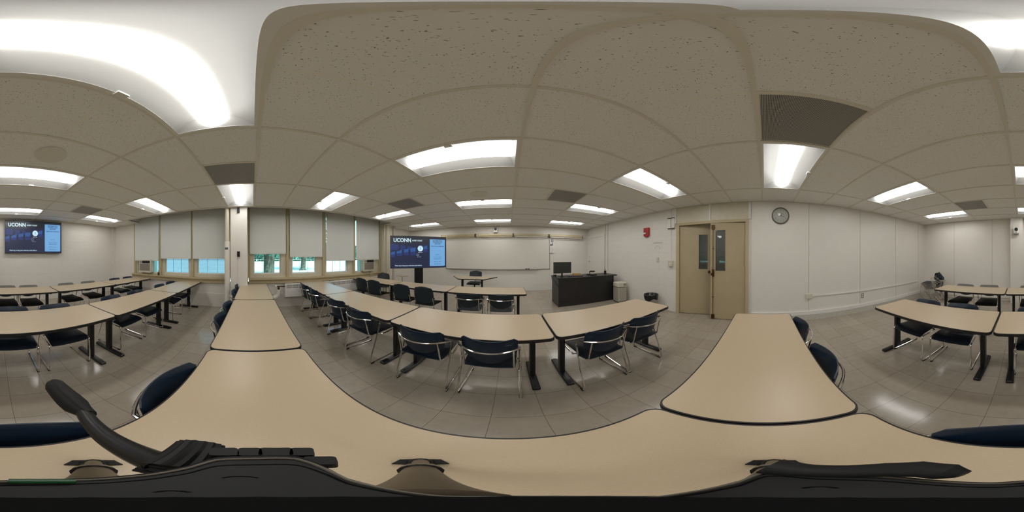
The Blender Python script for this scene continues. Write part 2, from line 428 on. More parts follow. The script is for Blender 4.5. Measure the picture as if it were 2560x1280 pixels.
for i in range(-4, 4):
    x = GX+1.2192*i
    for q in clipq(x-0.012, YB, x+0.012, YF): gm.box(q[0], q[1], ZC-0.004, q[2], q[3], ZC+0.005)
for j in range(-8, 11):
    y = GY+0.6096*j
    for q in clipq(-4.3, y-0.012, XR, y+0.012): gm.box(q[0], q[1], ZC-0.0037, q[2], q[3], ZC+0.005)
for i, j in vents:
    x = GX+1.2192*(i if i == int(i) and i < 0 else i)
    for xx in (GX+1.2192*i, GX+1.2192*(i+0.5)): gm.box(xx-0.012, GY+0.6096*j, ZC-0.0034, xx+0.012, GY+0.6096*(j+1), ZC+0.005)
gm.build('grid', M['tbar'], ceil)

# walls
w = MB().box(-4.5, YF, 0, 3.5, YF+0.2, 2.8)
struct('wall_front', w, M['wallx'], 'white painted block wall behind the whiteboard', 'wall')
w = MB().box(-4.5, YB-0.2, 0, 3.5, YB, 2.8)
w.mi = 1
wb = struct('wall_back', w, [M['wallx'], M['panel']], 'white rear wall carrying the wall television', 'wall')
mb = MB().box(0.30, YB-0.01, 0.13, XR, YB+0.012, ZC)
mb.build('cladding', M['panel'], wb)
sm = MB()
for x in (0.85, 2.07): sm.box(x-0.005, YB+0.01, 0.13, x+0.005, YB+0.016, ZC)
sm.build('joint_strip', M['seam'], wb)
MB().box(0.30, YB+0.0, 0.11, XR, YB+0.045, 0.20).build('rail', M['white'], wb)
# right wall with door opening y .32..1.93, z 0..2.10
DY0, DY1, DZ = 0.32, 1.93, 2.10
w = MB().box(XR, YB-0.2, 0, XR+0.18, DY0, 2.8).box(XR, DY1, 0, XR+0.18, YF+0.2, 2.8).box(XR, DY0, DZ, XR+0.18, DY1, 2.8)
wr = struct('wall_right', w, M['wally'], 'white wall with the double door and the clock', 'wall')
MB().box(XR-0.02, YB, 0.16, XR+0.0, DY0-0.06, ZC).build('cladding', M['panel'], wr)
sm = MB()
for y in (-0.89, -2.12, -3.32, -4.39): sm.box(XR-0.026, y-0.0035, 0.2, XR-0.019, y+0.0035, ZC)
sm.build('joint_strip', M['seam'], wr)
mb = MB().box(XR-0.012, DY0, DZ, XR, DY1, ZC); mb.build('transom_panel', M['cream'], wr)
mb = MB().box(XR-0.03, DY0-0.05, DZ, XR, DY0-0.0, ZC).box(XR-0.03, 1.10, DZ, XR, 1.14, ZC).box(XR-0.03, DY1, DZ, XR, DY1+0.04, ZC); mb.build('transom_post', M['panel'], wr)
tag(MB().box(XR-0.05, YB+0.05, 0.115, XR-0.02, DY0-0.06, 0.20).build('baseboard_right', M['white']), 'white wooden base rail running below the clock wall panels', 'rail', kind='structure')
c = MB(); n = 60; top = []
for k in range(n+1):
    y = YB+0.05+(DY0-0.06-YB-0.05)*k/n; top.append((y, XR-0.045-random.uniform(0, 0.012)))
for k in range(n):
    y0, x0 = top[k]; y1, x1 = top[k+1]
    c.add([(x0, y0, 0), (x1, y1, 0), (x1+0.004, y1, 0.11), (x0+0.004, y0, 0.11), (XR, y0, 0), (XR, y1, 0), (XR, y1, 0.11), (XR, y0, 0.11)],
          [(0,1,2,3), (3,2,6,7), (0,3,7,4), (1,5,6,2)])
tag(c.build('trim_1', M['curb']), 'rough pale concrete curb along the floor under the clock wall', 'curb', kind='structure')
# left wall: block below, tan sill, mullions
w = MB().box(-4.4, YB-0.2, 0, -4.10, PY1+0.1, 0.36).box(-4.4, YB-0.2, 0.36, -4.13, PY1+0.1, 0.65).box(-4.4, PY1+0.1, 0, XL, YF+0.2, 2.8).box(-4.4, YB-0.2, 0.65, XL, PY0, 2.8)
w.box(-4.4, PY0, 2.60, XL, PY1+0.1, 2.8)
wl_ = struct('wall_left', w, M['wally'], 'white painted block wall below and beside the windows', 'wall')
s = MB().box(-4.4, PY0, 0.65, -4.07, -0.63, 0.745).box(-4.4, PY0, 0.745, -4.03, -0.63, 0.775).box(-4.4, -0.10, 0.65, -4.07, PY1+0.05, 0.745).box(-4.4, -0.10, 0.745, -4.03, PY1+0.05, 0.775)
tag(s.build('trim_2', M['tan']), 'tan painted window stool and apron running under all windows', 'window sill', kind='structure')
# pilaster between the two window groups
p = MB().box(-4.4, -0.50, 0, -3.66, -0.33, 2.8).box(-4.4, -0.33, 0, -3.64, -0.12, 2.8)
tag(p.build('trim_3', M['panel']), 'white boxed column between the two window groups', 'column', kind='structure')
p = MB().box(-4.0, 4.32, 0, -4.3, 4.48, 2.8).box(-4.05, 4.22, 0, -4.3, 4.32, 2.8)
tag(p.build('trim_4', M['cream']), 'cream corner casing right of the last window', 'column', kind='structure')
p = MB().box(-0.06, YB, 0, 0.29, YB+0.22, 2.5)
tag(p.build('trim_5', M['panel']), 'white boxed column on the rear wall carrying a camera', 'column', kind='structure')
p = MB().box(-4.2, YB, 0, -4.08, YB+0.10, 2.5)
tag(p.build('trim_6', M['panel']), 'slim white pilaster in the rear corner near the windows', 'column', kind='structure')

# windows
WIN = [(-3.60, -2.76, 0.82, -3.66, -2.71, 1.213), (-2.53, -1.75, 0.845, -2.63, -1.655, 1.283), (-1.50, -0.66, 0.855, -1.60, -0.66, 1.285),
       (0.02, 0.74, 0.87, -0.07, 0.86, 1.406), (1.04, 1.74, 0.86, 0.97, 1.90, 1.325), (2.05, 2.79, 0.845, 2.02, 2.97, 1.205), (3.07, 3.91, 0.82, 3.07, 4.06, 1.213)]
WN = ['farthest left, holding an air conditioner', 'second from the rear corner', 'beside the column, view of a block wall', 'right of the column, view of a tree trunk',
      'second right of the column, view of lawn', 'third right of the column, bright view', 'nearest the free-standing screen, holding an air conditioner']
edges = [PY0, -2.665, -1.63, -0.60]
edges2 = [-0.12, 0.915, 1.96, 3.02, PY1+0.02]
cells = [(edges[k], edges[k+1]) for k in range(3)]+[(edges2[k], edges2[k+1]) for k in range(4)]
mul = MB()
for y in (PY0+0.02, -2.665, -1.63, -0.58, -0.10, 0.915, 1.96, 3.02, PY1): mul.box(-4.38, y-0.035, 0.775, -4.19, y+0.035, 2.62)
tag(mul.build('trim_7', M['tan']), 'tan vertical mullions between the tall windows', 'mullion', kind='structure')
for k, (g0, g1, gz, b0, b1, bz) in enumerate(WIN):
    c0, c1 = cells[k]
    f = MB()
    f.box(-4.34, c0+0.03, 0.775, -4.24, g0, 2.60).box(-4.34, g1, 0.775, -4.24, c1-0.03, 2.60).box(-4.34, g0, 0.775, -4.24, g1, gz).box(-4.34, g0, 2.5, -4.24, g1, 2.6)
    f.box(-4.36, g0, 1.62, -4.26, g1, 1.67)
    wo = f.build('window_%d' % (k+1), M['cream']); tag(wo, 'cream framed window under its blind, '+WN[k], 'window', kind='structure')
    f = MB().box(-4.32, g0, gz, -4.28, g0+0.03, 1.63).box(-4.32, g1-0.03, gz, -4.28, g1, 1.63).box(-4.32, g0, gz, -4.27, g1, gz+0.03)
    f.build('sash', M['white'], wo)
    mu = MB()
    for q in (1, 2): y = g0+(g1-g0)*q/3; mu.box(-4.306, y-0.004, gz, -4.294, y+0.004, 1.63)
    mu.box(-4.306, g0, 1.24, -4.294, g1, 1.25)
    mu.build('glazing_bar', M['alu'], wo)
    MB().box(-4.302, g0, gz, -4.298, g1, 2.5).build('pane', M['glass'], wo)
    # roller blind
    bl = thing('roller_blind', ['off-white roller blind above the rear-corner air conditioner', 'off-white roller blind second from the rear corner', 'off-white roller blind half hidden by the column pipe',
               'off-white roller blind just right of the column, raised highest', 'off-white roller blind second right of the column', 'off-white roller blind third right of the column',
               'off-white roller blind above the air conditioner near the free-standing screen'][k], 'blind', (-4.16, (b0+b1)/2, bz), 0, 'roller blinds over the tall windows')
    h = (b1-b0)/2
    def bf(u, v, h=h, bz=bz): return (0.003*math.sin(u*9)*(1-v), u*h, v*(2.66-bz))
    MB().shell(bf, 20, 2, 0.003).build('fabric', M['blind'], bl, smooth=True)
    MB().box(-0.008, -h, -0.012, 0.008, h, 0.022).build('hem_bar', M['hem'], bl)
    MB().cyl((0, -h, 2.69-bz), (0, h, 2.69-bz), 0.035).build('roller', M['hem'], bl, smooth=True)
# window air conditioners
def aircon(y, label, mir=1):
    a = thing('window_air_conditioner', label, 'air conditioner', (-4.16, y, 0.835), 0)
    MB().box(-0.30, -0.23, 0, 0.06, 0.23, 0.40).build('body', M['beige'], a)
    g = MB()
    for k in range(12): g.box(0.06, -0.20, 0.06+k*0.018, 0.068, 0.20, 0.072+k*0.018)
    g.box(0.058, -0.2, 0.05, 0.062, 0.2, 0.28); g.build('intake_grille', M['acgrille'], a)
    MB().box(0.058, -0.10, 0.29, 0.066, 0.2, 0.37).build('outlet', M['hous'], a)
    MB().box(0.06, -0.205, 0.30, 0.07, -0.12, 0.36).build('control_panel', M['acgrille'], a)
    return a
aircon(-3.20, 'beige window air conditioner in the window nearest the rear corner')
aircon(3.56, 'beige window air conditioner in the window near the free-standing screen')

# ------------------------------------------------------------------ door
fr = MB()
fr.box(XR-0.03, DY0, 0, XR+0.14, DY0+0.06, DZ).box(XR-0.03, DY1-0.08, 0, XR+0.14, DY1, DZ).box(XR-0.03, DY0+0.06, DZ-0.06, XR+0.14, DY1-0.08, DZ)
fr.box(XR+0.05, DY0+0.06, 0, XR+0.075, DY0+0.075, DZ-0.06)
door = tag(fr.build('door_1', M['tan']), 'tan steel double door standing slightly open, two narrow glass lights', 'door', kind='structure')
def leaf(hy, width, ang, sgn, wz0, wz1, wy0, wy1, name):
    """leaf hinged at hy; local y runs from hinge to free edge times sgn"""
    Mx = Matrix.Translation((XR+0.03, hy, 0)) @ Matrix.Rotation(ang, 4, 'Z')
    m = MB()
    def bx(a, b, z0, z1): m.box(-0.02, min(a, b)*1, z0, 0.022, max(a, b), z1, Mx)
    s_ = sgn
    for a, b, z0, z1 in ((0, wy0, 0.012, 2.03), (wy1, width, 0.012, 2.03), (wy0, wy1, 0.012, wz0), (wy0, wy1, wz1, 2.03)):
        bx(a*s_, b*s_, z0, z1)
    lf = m.build(name, M['door'], door)
    MB().box(-0.003, min(wy0*s_, wy1*s_), wz0, 0.003, max(wy0*s_, wy1*s_), wz1, Mx).build('pane', M['dglass'], lf)
    fm = MB()
    for a, b, z0, z1 in ((wy0-0.012, wy0, wz0, wz1), (wy1, wy1+0.012, wz0, wz1), (wy0-0.012, wy1+0.012, wz0-0.012, wz0), (wy0-0.012, wy1+0.012, wz1, wz1+0.012)):
        fm.box(-0.025, min(a*s_, b*s_), z0, 0.027, max(a*s_, b*s_), z1, Mx)
    fm.build('glazing_bead', M['door'], lf)
    return lf, Mx
la, MA = leaf(DY1-0.08, 0.73, R(14), -1, 1.06, 1.82, 0.43, 0.63, 'left_leaf')
lb, MBx = leaf(DY0+0.06, 0.72, R(5), 1, 1.05, 1.88, 0.41, 0.61, 'right_leaf')
Kb = MB().lathe([(0.030, 0), (0.030, 0.006), (0.012, 0.01), (0.012, 0.03), (0.028, 0.04), (0.030, 0.055), (0.018, 0.066)], n=20, M=MA @ Matrix.Translation((-0.02, -0.67, 1.0)) @ Matrix.Rotation(-PI/2, 4, 'Y'))
Kb.build('door_knob', M['brass'], la, smooth=True)
b = MB().cyl(MBx @ Vector((-0.04, 0.66, 0.10)), MBx @ Vector((-0.04, 0.66, 1.98)), 0.006)
b.build('bolt_rod', M['brass'], lb, smooth=True)
b = MB().box(-0.055, 0.63, 1.90, -0.02, 0.69, 1.99, MBx).box(-0.055, 0.63, 0.02, -0.02, 0.69, 0.11, MBx).box(-0.05, 0.64, 0.93, -0.02, 0.68, 1.08, MBx).box(-0.07, 0.65, 0.96, -0.05, 0.70, 1.0, MBx)
for z in (0.5, 1.5): b.box(-0.05, 0.65, z-0.012, -0.02, 0.67, z+0.012, MBx)
b.build('bolt_case', M['brass'], lb)
# corridor beyond the door
w = MB().box(5.4, -1.5, 0, 5.55, 4.0, 2.6).box(XR+0.18, -1.55, 0, 5.5, -1.5, 2.6).box(XR+0.18, 4.0, 0, 5.5, 4.05, 2.6).box(XR+0.18, -1.5, 2.5, 5.5, 4.0, 2.6)
struct('wall_corridor', w, M['panel'], 'pale corridor walls seen through the door glass', 'wall')
corridor_fill = thing('ceiling_light', 'added fill light panel brightening the corridor beyond the door', 'light', (4.5, 1.6, 2.5))  # added fill panel, no known fixture; brightens the corridor behind the glass
MB().box(-0.3, -0.3, -0.03, 0.3, 0.3, 0).build('frame', M['white'], corridor_fill)
MB().box(-0.27, -0.27, -0.034, 0.27, 0.27, -0.031).build('diffuser', emit('corridor fill glow', (1, 0.98, 0.95, 1), 5, (0.8,0.8,0.8,1)), corridor_fill)
# flush white closet door on the right wall near the front corner
d2 = MB().box(XR-0.012, 4.86, 0.01, XR, 5.98, 2.06)
door2 = tag(d2.build('door_2', M['panel']), 'flush white closet door beside the front corner', 'door', kind='structure')
MB().box(XR-0.03, 4.80, 0, XR, 4.86, 2.12).box(XR-0.03, 5.98, 0, XR, 6.04, 2.12).box(XR-0.03, 4.86, 2.06, XR, 5.98, 2.12).build('casing', M['white'], door2)
MB().cyl((XR-0.07, 5.9, 1.12), (XR-0.012, 5.9, 1.12), 0.02).build('handle', M['alu'], door2, smooth=True)
MB().cyl((XR-0.03, 5.9, 1.30), (XR-0.012, 5.9, 1.30), 0.014).build('lock', M['alu'], door2, smooth=True)

# ------------------------------------------------------------------ ceiling fixtures
def make_troffer():
    t = thing('ceiling_light', '', 'light', (0, 0, 0), 0, 'recessed fluorescent lights')
    L, W = 1.2192, 0.6096
    f = MB()
    iw, il = W/2-0.035, L/2-0.035
    # flange
    f.box(-L/2+0.012, -W/2+0.012, -0.002, L/2-0.012, -iw, 0.004).box(-L/2+0.012, iw, -0.002, L/2-0.012, W/2-0.012, 0.004)
    f.box(-L/2+0.012, -iw, -0.002, -il, iw, 0.004).box(il, -iw, -0.002, L/2-0.012, iw, 0.004)
    f.build('frame', M['white'], t)
    # curved reflector: rises from the flange to the lens
    r = MB(); ns = 8; il2 = il-0.05
    for sg in (-1, 1):
        vs = []; fs = []
        for k in range(ns+1):
            q = k/ns; y = sg*(iw-(iw-0.10)*q); z = 0.085*math.sin(q*PI/2)
            x = il-0.055*math.sin(q*PI/2)
            vs += [(-x, y, z), (x, y, z)]
        for k in range(ns): fs.append((2*k, 2*k+1, 2*k+3, 2*k+2))
        r.add(vs, fs)
    for sg in (-1, 1):
        vs = []; fs = []
        for k in range(ns+1):
            q = k/ns; y = iw-(iw-0.10)*q; z = 0.085*math.sin(q*PI/2); x = sg*(il-0.055*math.sin(q*PI/2))
            vs += [(x, -y, z), (x, y, z)]
        for k in range(ns): fs.append((2*k, 2*k+1, 2*k+3, 2*k+2))
        r.add(vs, fs)
    r.add([(-il+0.05, -0.102, 0.085), (il-0.05, -0.102, 0.085), (il-0.05, 0.102, 0.085), (-il+0.05, 0.102, 0.085)], [(0,1,2,3)])
    r.build('reflector', M['refl'], t, smooth=True)
    MB().box(-L/2+0.02, -W/2+0.02, 0.10, L/2-0.02, W/2-0.02, 0.14).build('housing', M['white'], t)
    ln = MB(); vs = []; fs = []; m_ = 10; XL_ = [-il+0.02, -il+0.035, il-0.035, il-0.02]
    for xi, x in enumerate(XL_):
        sc = 0.86 if xi in (0, 3) else 1.0
        for k in range(m_+1):
            a = PI*k/m_; vs.append((x, -0.100*math.cos(a)*sc, 0.080-0.078*math.sin(a)*sc))
    for xi in range(3):
        for k in range(m_):
            a = xi*(m_+1)+k; fs.append((a, a+1, a+m_+2, a+m_+1))
    fs.append(tuple(range(m_+1))); fs.append(tuple(3*(m_+1)+k for k in range(m_+1)))
    ln.add(vs, fs).build('diffuser', M['lens'], t, smooth=True)
    s_ = MB().box(-0.035, -W/2+0.015, -0.012, 0.035, -W/2+0.055, 0.006); s_.build('sensor', M['white'], t)
    return t
tro = make_troffer()
cn = {-3: 'window-side', -1: 'middle', 1: 'door-side'}
rn = {8: 'row nearest the whiteboard', 5: 'second row from the whiteboard', 2: 'row just ahead of the camera tripod', -1: 'row over the camera tripod', -4: 'row just behind the camera tripod', -7: 'row nearest the rear wall'}
first = True
for i, j in troffers:
    loc = (GX+1.2192*(i+0.5), GY+0.6096*(j+0.5), ZC)
    lab = 'lit recessed fluorescent ceiling light, %s one in the %s' % (cn[i], rn[j])
    if first: tro.location = loc; tro['label'] = lab; first = False
    else: dup(tro, loc, 0, lab)
vt = thing('ceiling_vent', '', 'vent', (0,0,0), 0, 'perforated ceiling vents')
MB().box(-0.285, -0.285, 0.0, 0.285, 0.285, 0.008).build('grille', M['vent'], vt)
f = MB()
for a in (-1, 1): f.box(-0.3, min(a*0.283, a*0.3), -0.003, 0.3, max(a*0.283, a*0.3), 0.01).box(min(a*0.283, a*0.3), -0.283, -0.003, max(a*0.283, a*0.3), 0.283, 0.01)
f.build('frame', M['tbar'], vt)
vl = ['dark perforated ceiling vent overhead on the door side, nearest the camera tripod', 'dark perforated ceiling vent near the window column', 'grey ceiling vent toward the lectern desk', 'grey ceiling vent ahead on the window side, above the free-standing screen side',
      'grey ceiling vent near the wall television', 'grey ceiling vent behind on the door side, near the chair stack']
for k, (i, j) in enumerate(vents):
    loc = (GX+1.2192*(i+0.25), GY+0.6096*(j+0.5), ZC+0.004)
    if k == 0: vt.location = loc; vt['label'] = vl[0]
    else: dup(vt, loc, 0, vl[k])
for k, y in enumerate((-1.48, 2.80)):
    s_ = thing('ceiling_speaker', ['round flush ceiling speaker behind the camera tripod', 'round flush ceiling speaker toward the whiteboard'][k], 'speaker', (-0.51, y, ZC), 0, 'round ceiling speakers')
    MB().lathe([(0.155, 0.004), (0.16, 0), (0.16, -0.006), (0.15, -0.008)], n=40, cap=True).build('ring', M['white'], s_, smooth=True)
    MB().lathe([(0.15, -0.0085), (0.148, -0.010)], n=40).build('grille', M['tbar'], s_)

# ------------------------------------------------------------------ tables
TH = 0.675; TL = 1.415; TD = 0.615
def make_table():
    t = thing('training_table', '', 'table')
    MB().prism(rrect(TL-0.012, TD-0.012, 0.045), TH-0.026, TH, bev=0.0015).build('tabletop', M['lam'], t)
    o = rrect(TL, TD, 0.05); i_ = rrect(TL-0.013, TD-0.013, 0.0445)
    b_ = MB(); n_ = len(o); vs = [(p[0], p[1], TH-0.030) for p in o]+[(p[0]*1.0015, p[1]*1.003, TH-0.015) for p in o]+[(p[0], p[1], TH-0.001) for p in o]+[(p[0], p[1], TH-0.001) for p in i_]+[(p[0], p[1], TH-0.030) for p in i_]
    fs = []
    for q in range(5):
        for k in range(n_):
            l = (k+1) % n_; q2 = (q+1) % 5
            fs.append((q*n_+k, q*n_+l, q2*n_+l, q2*n_+k))
    b_.add(vs, fs).build('edge_band', M['band'], t, smooth=True)
    for sx in (-1, 1):
        x = sx*(TL/2-0.135)
        lg = MB().prism(rrect(0.052, 0.092, 0.015, 3, x, 0), 0.035, TH-0.05)
        lg.box(x-0.02, -0.24, TH-0.055, x+0.02, 0.24, TH-0.030)
        lo = lg.build('leg', M['black'], t, smooth=True)
        ft = MB()
        prof = [(-0.034, 0.008), (0.034, 0.008), (0.034, 0.026), (0.024, 0.036), (0.012, 0.036), (0.010, 0.040), (-0.010, 0.040), (-0.012, 0.036), (-0.024, 0.036), (-0.034, 0.026)]
        vs = []; m2 = len(prof)
        for y, sc in ((-0.255, 0.75), (-0.245, 1), (0.245, 1), (0.255, 0.75)):
            vs += [(x+p[0]*sc, y, 0.008+(p[1]-0.008)*sc) for p in prof]
        fs = []
        for q in range(3):
            for k in range(m2):
                l = (k+1) % m2; fs.append((q*m2+k, q*m2+l, (q+1)*m2+l, (q+1)*m2+k))
        fs.append(tuple(range(m2))); fs.append(tuple(3*m2+k for k in range(m2)))
        ft.add(vs, fs)
        for y in (-0.21, 0.21): ft.cyl((x, y, 0), (x, y, 0.01), 0.018, n=12)
        ft.build('foot', M['black'], lo, smooth=False)
    return t
tab = make_table()
ROWS = {'screen': (3.07, 0.32, 3), 'ahead': (1.475, 1.78, 4), 'cam': (0.02, 1.83, 4), 'behind': (-1.615, 1.66, 4), 'rear': (-3.17, 1.70, 4)}
rowtxt = {'screen': 'row nearest the whiteboard', 'ahead': 'first row ahead of the tripod', 'cam': 'row carrying the camera tripod', 'behind': 'first row behind the tripod', 'rear': 'rearmost row below the wall television'}
pos4 = ['first from the door end', 'second from the door end', 'third from the door end', 'last by the window end']
pos3 = ['rightmost', 'middle one', 'last by the window end']
first = True
for key, (y, xr, n_) in ROWS.items():
    for k in range(n_):
        x = xr-0.7125-k*1.425+random.uniform(-0.002, 0.002)
        nm = (pos4 if n_ == 4 else pos3)[k]
        lab = 'beige laminate table, %s in the %s' % (nm, rowtxt[key])
        rz = random.uniform(-0.002, 0.002)
        if first: tab.location = (x, y, 0); tab['label'] = lab; tab['group'] = 'beige training tables in rows'; first = False
        else: dup(tab, (x, y, 0), rz, lab, 'beige training tables in rows')

# ------------------------------------------------------------------ chairs
def frame_mb(w=0.228, bar=True):
    m = MB(); pts = []
    side = [(w, -0.03, 0.382), (w, 0.225, 0.385), (w, 0.240, 0.013), (w, -0.250, 0.013), (w, -0.075, 0.560), (w*0.97, -0.215, 0.622)]
    p = [Vector(q) for q in bend(side, 0.045)]
    # crossbar behind the back
    arc = []
    for k in range(1, 12):
        a = 1-2*k/12; arc.append(Vector((w*0.97*a, -0.215-0.100*(1-a*a), 0.622)))
    o = [Vector((-q.x, q.y, q.z)) for q in reversed(p)]
    m.tube(p+arc+o, 0.0085, 8)
    m.tube([(-w, 0.205, 0.384), (w, 0.205, 0.384)], 0.007, 8)
    m.tube([(-w, -0.03, 0.382), (w, -0.03, 0.382)], 0.006, 8)
    for s_ in (-1, 1):
        m.tube(bend([(s_*0.178, -0.256, 0.622), (s_*0.180, -0.205, 0.40), (s_*0.20, -0.03, 0.382)], 0.03), 0.0075, 8)
    return m
def seat_mb():
    def f(u, v):
        wv = 0.190+0.028*v
        if v > 0.9: wv -= 0.012*((v-0.9)/0.1)**2
        if v < 0.1: wv -= 0.015*((0.1-v)/0.1)**2
        y = -0.215+0.455*v
        z = 0.405-0.006*(1-u*u)
        if v > 0.8: z -= 0.030*((v-0.8)/0.2)**2
        if v < 0.2: z += 0.012*((0.2-v)/0.2)**2
        return (u*wv, y, z)
    return MB().shell(f, 12, 14, 0.030)
def back_mb():
    def f(u, v):
        au = abs(u)
        zt = 0.716-0.006*(1-u*u)-(0.028*((au-0.86)/0.14)**2 if au > 0.86 else 0)
        zb = 0.545-0.085*(1-au**2.4)
        z = zb+(zt-zb)*v
        hw = 0.207-(0.016*max(0, (0.60-z)/0.15))
        t = (z-0.45)/0.26
        y = -0.222-0.045*max(0, t)-0.012*t*t+0.075*u*u
        return (u*hw, y, z)
    return MB().shell(f, 18, 8, 0.020)
def make_chair(bm, sm, label=''):
    t = thing('stacking_chair', label, 'chair')
    frame_mb().build('frame', M['chrome'], t, smooth=True)
    seat_mb().build('seat', sm, t, smooth=True)
    back_mb().build('backrest', bm, t, smooth=True)
    for sx in (-1, 1):
        for y in (-0.20, 0.20):
            MB().box(sx*0.228-0.011, y-0.022, 0, sx*0.228+0.011, y+0.022, 0.012).build('glide', M['rubber'], t)
    return t
def make_chair2(label=''):
    """taller round-shouldered shell chair"""
    t = thing('shell_chair', label, 'chair')
    m = MB()
    for s_ in (-1, 1):
        m.tube(bend([(s_*0.17, -0.10, 0.385), (s_*0.205, 0.19, 0.385), (s_*0.225, 0.225, 0.011), (s_*0.225, -0.24, 0.011), (s_*0.185, -0.14, 0.385), (s_*0.188, -0.205, 0.56)], 0.035), 0.007, 8)
    m.tube([(-0.2, 0.17, 0.385), (0.2, 0.17, 0.385)], 0.006); m.tube([(-0.18, -0.1, 0.385), (0.18, -0.1, 0.385)], 0.006)
    m.build('frame', M['chrome'], t, smooth=True)
    seat_mb().build('seat', M['rubber'], t, smooth=True)
    def f(u, v):
        z0, z1 = 0.425, 0.770
        hw0 = 0.200
        # superellipse silhouette
        vv = (v-0.5)*2
        k = max(0.0, 1-abs(vv)**(5.0 if vv < 0 else 3.2))**(1/2.6)
        hw = hw0*(0.45+0.55*k) if vv > 0 else hw0*(0.72+0.28*k)
        z = z0+(z1-z0)*v-0.018*(u*u)*max(0, vv)**4
        y = -0.195-0.055*(v**1.5)+0.035*u*u
        return (u*hw, y, z)
    MB().shell(f, 16, 16, 0.018).build('backrest', M['teal'], t, smooth=True)
    for sx in (-1, 1):
        for y in (-0.20, 0.17): MB().box(sx*0.225-0.01, y-0.02, 0, sx*0.225+0.01, y+0.02, 0.011).build('glide', M['rubber'], t)
    return t
cp = make_chair(M['navyb'], M['navy']); cg = make_chair(M['grey'], M['rubber']); ct = make_chair(M['teal'], M['teal']); c2 = make_chair2()
used = {}
def put(proto, x, y, rz, label, group, z=0):
    if proto.name not in used: used[proto.name] = 1; proto.location = (x, y, z); proto.rotation_euler = (0, 0, rz); proto['label'] = label; proto['group'] = group; return proto
    c = dup(proto, (x, y, z), rz, label, group); return c
ordn = ['first', 'second', 'third', 'fourth', 'fifth', 'sixth', 'seventh', 'eighth']
def rowchairs(xs, yback, protos, text, group, jit, offs=0.27):
    for k, x in enumerate(xs):
        pr = protos[k] if isinstance(protos, list) else protos
        lab = text % ordn[k]
        put(pr, x, yback+offs+jit[k][0], jit[k][1], lab, group)
J = [(0.0, R(-2)), (-0.01, R(3)), (0.01, R(-2)), (0.0, R(2)), (0.01, R(2)), (0.02, R(4)), (0.0, R(-2)), (-0.01, R(2))]
rowchairs([1.29, 0.77, -0.135, -0.70, -1.53, -2.08, -2.87, -3.40], 1.078, cp, 'navy chair, %s from the door end of the row just ahead of the tripod', 'chairs in the row ahead of the camera', J)
J = [(0.0, R(3)), (-0.0, R(-2)), (0.0, R(2)), (0.0, R(-3)), (0.0, R(2)), (0.0, R(-2)), (0.0, R(2)), (0.0, R(-2))]
rowchairs([1.42, 0.86, -0.035, -0.575, -1.61, -2.08, -2.93, -3.50], -0.375, cp, 'navy chair, %s from the door end, tucked under the tables carrying the tripod', 'chairs tucked under the camera row', J)
J = [(0.02, R(-3)), (-0.01, R(2)), (0.0, R(0)), (0.01, R(1)), (0.0, R(2)), (0.0, R(-2)), (0.0, R(2)), (0.0, R(-2))]
rowchairs([1.24, 0.72, -0.17, -0.73, -1.65, -2.21, -3.03, -3.52], -2.015, cp, 'navy chair, %s from the door end, in the first row behind the tripod', 'chairs in the first row behind the camera', J)
rowchairs([1.24, 0.68, -0.20, -0.69, -1.59, -2.19, -3.10, -3.62], -3.57, [cg, cg, cg, cg, cg, cg, cp, cp], 'black-seated chair, %s from the door end of the rearmost row', 'chairs in the rearmost row', J)
rowchairs([-0.12, -0.67], 2.56, ct, 'dark slate chair, %s from the right in the row nearest the whiteboard', 'bar-back chairs in the row nearest the whiteboard', [(0, R(-1)), (0, R(2))])
rowchairs([-1.53, -2.06, -2.90, -3.38], 2.56, c2, 'dark round-shouldered chair, %s from the right among four nearest the whiteboard', 'round-shouldered chairs in the row nearest the whiteboard', [(0, R(3)), (0, R(5)), (0, R(8)), (0, R(6))])
put(c2, -3.62, 3.72, R(-142), 'dark chair beyond the front tables by the last window, facing the room', 'round-shouldered chairs in the row nearest the whiteboard')
# stack of chairs in the rear corner by the clock wall
for k in range(6):
    lab = 'slate chair in the rear corner stack by the clock wall, ' + ['lowest', 'second from the bottom', 'third from the bottom', 'fourth from the bottom', 'fifth from the bottom', 'topmost'][k]
    put(ct, 2.45+0.027*k, -4.22+0.006*k, R(-76), lab, 'chairs stacked in the rear corner', z=0.033*k)
# ------------------------------------------------------------------ presentation table and office chair
pt = thing('trapezoid_table', 'small trapezoid table with two black legs in front of the whiteboard', 'table', (-1.08, 4.80, 0))
trap = [(-0.72, 0.32), (-0.36, -0.30), (0.38, -0.30), (0.72, 0.32)]
MB().prism(trap, TH-0.026, TH).build('tabletop', M['lam'], pt)
MB().prism([(p[0]*1.008, p[1]*1.015) for p in trap], TH-0.030, TH-0.003).build('edge_band', M['band'], pt)
for sx in (-1, 1):
    lo = MB().box(sx*0.30-0.025, -0.10, 0.03, sx*0.30+0.025, -0.02, TH-0.03).build('leg', M['black'], pt)
    MB().box(sx*0.30-0.03, -0.28, 0, sx*0.30+0.03, 0.22, 0.035).build('foot', M['black'], lo)
oc = thing('office_chair', 'dark swivel office chair behind the trapezoid table', 'chair', (-1.13, 5.32, 0), R(180))
def obk(u, v):
    vv = abs(v-0.5)*2; hw = 0.215*(1-0.25*vv**4)
    return (u*hw, -0.20-0.06*v+0.05*u*u, 0.50+0.32*v-0.03*u*u*(1 if v > 0.9 else 0))
MB().shell(obk, 12, 10, 0.04).build('backrest', M['teal'], oc, smooth=True)
def ost(u, v): return (u*(0.23-0.03*abs(v-0.5)), -0.2+0.44*v, 0.43-0.02*max(0, (v-0.7)/0.3)**2)
MB().shell(ost, 10, 10, 0.06).build('seat', M['teal'], oc, smooth=True)
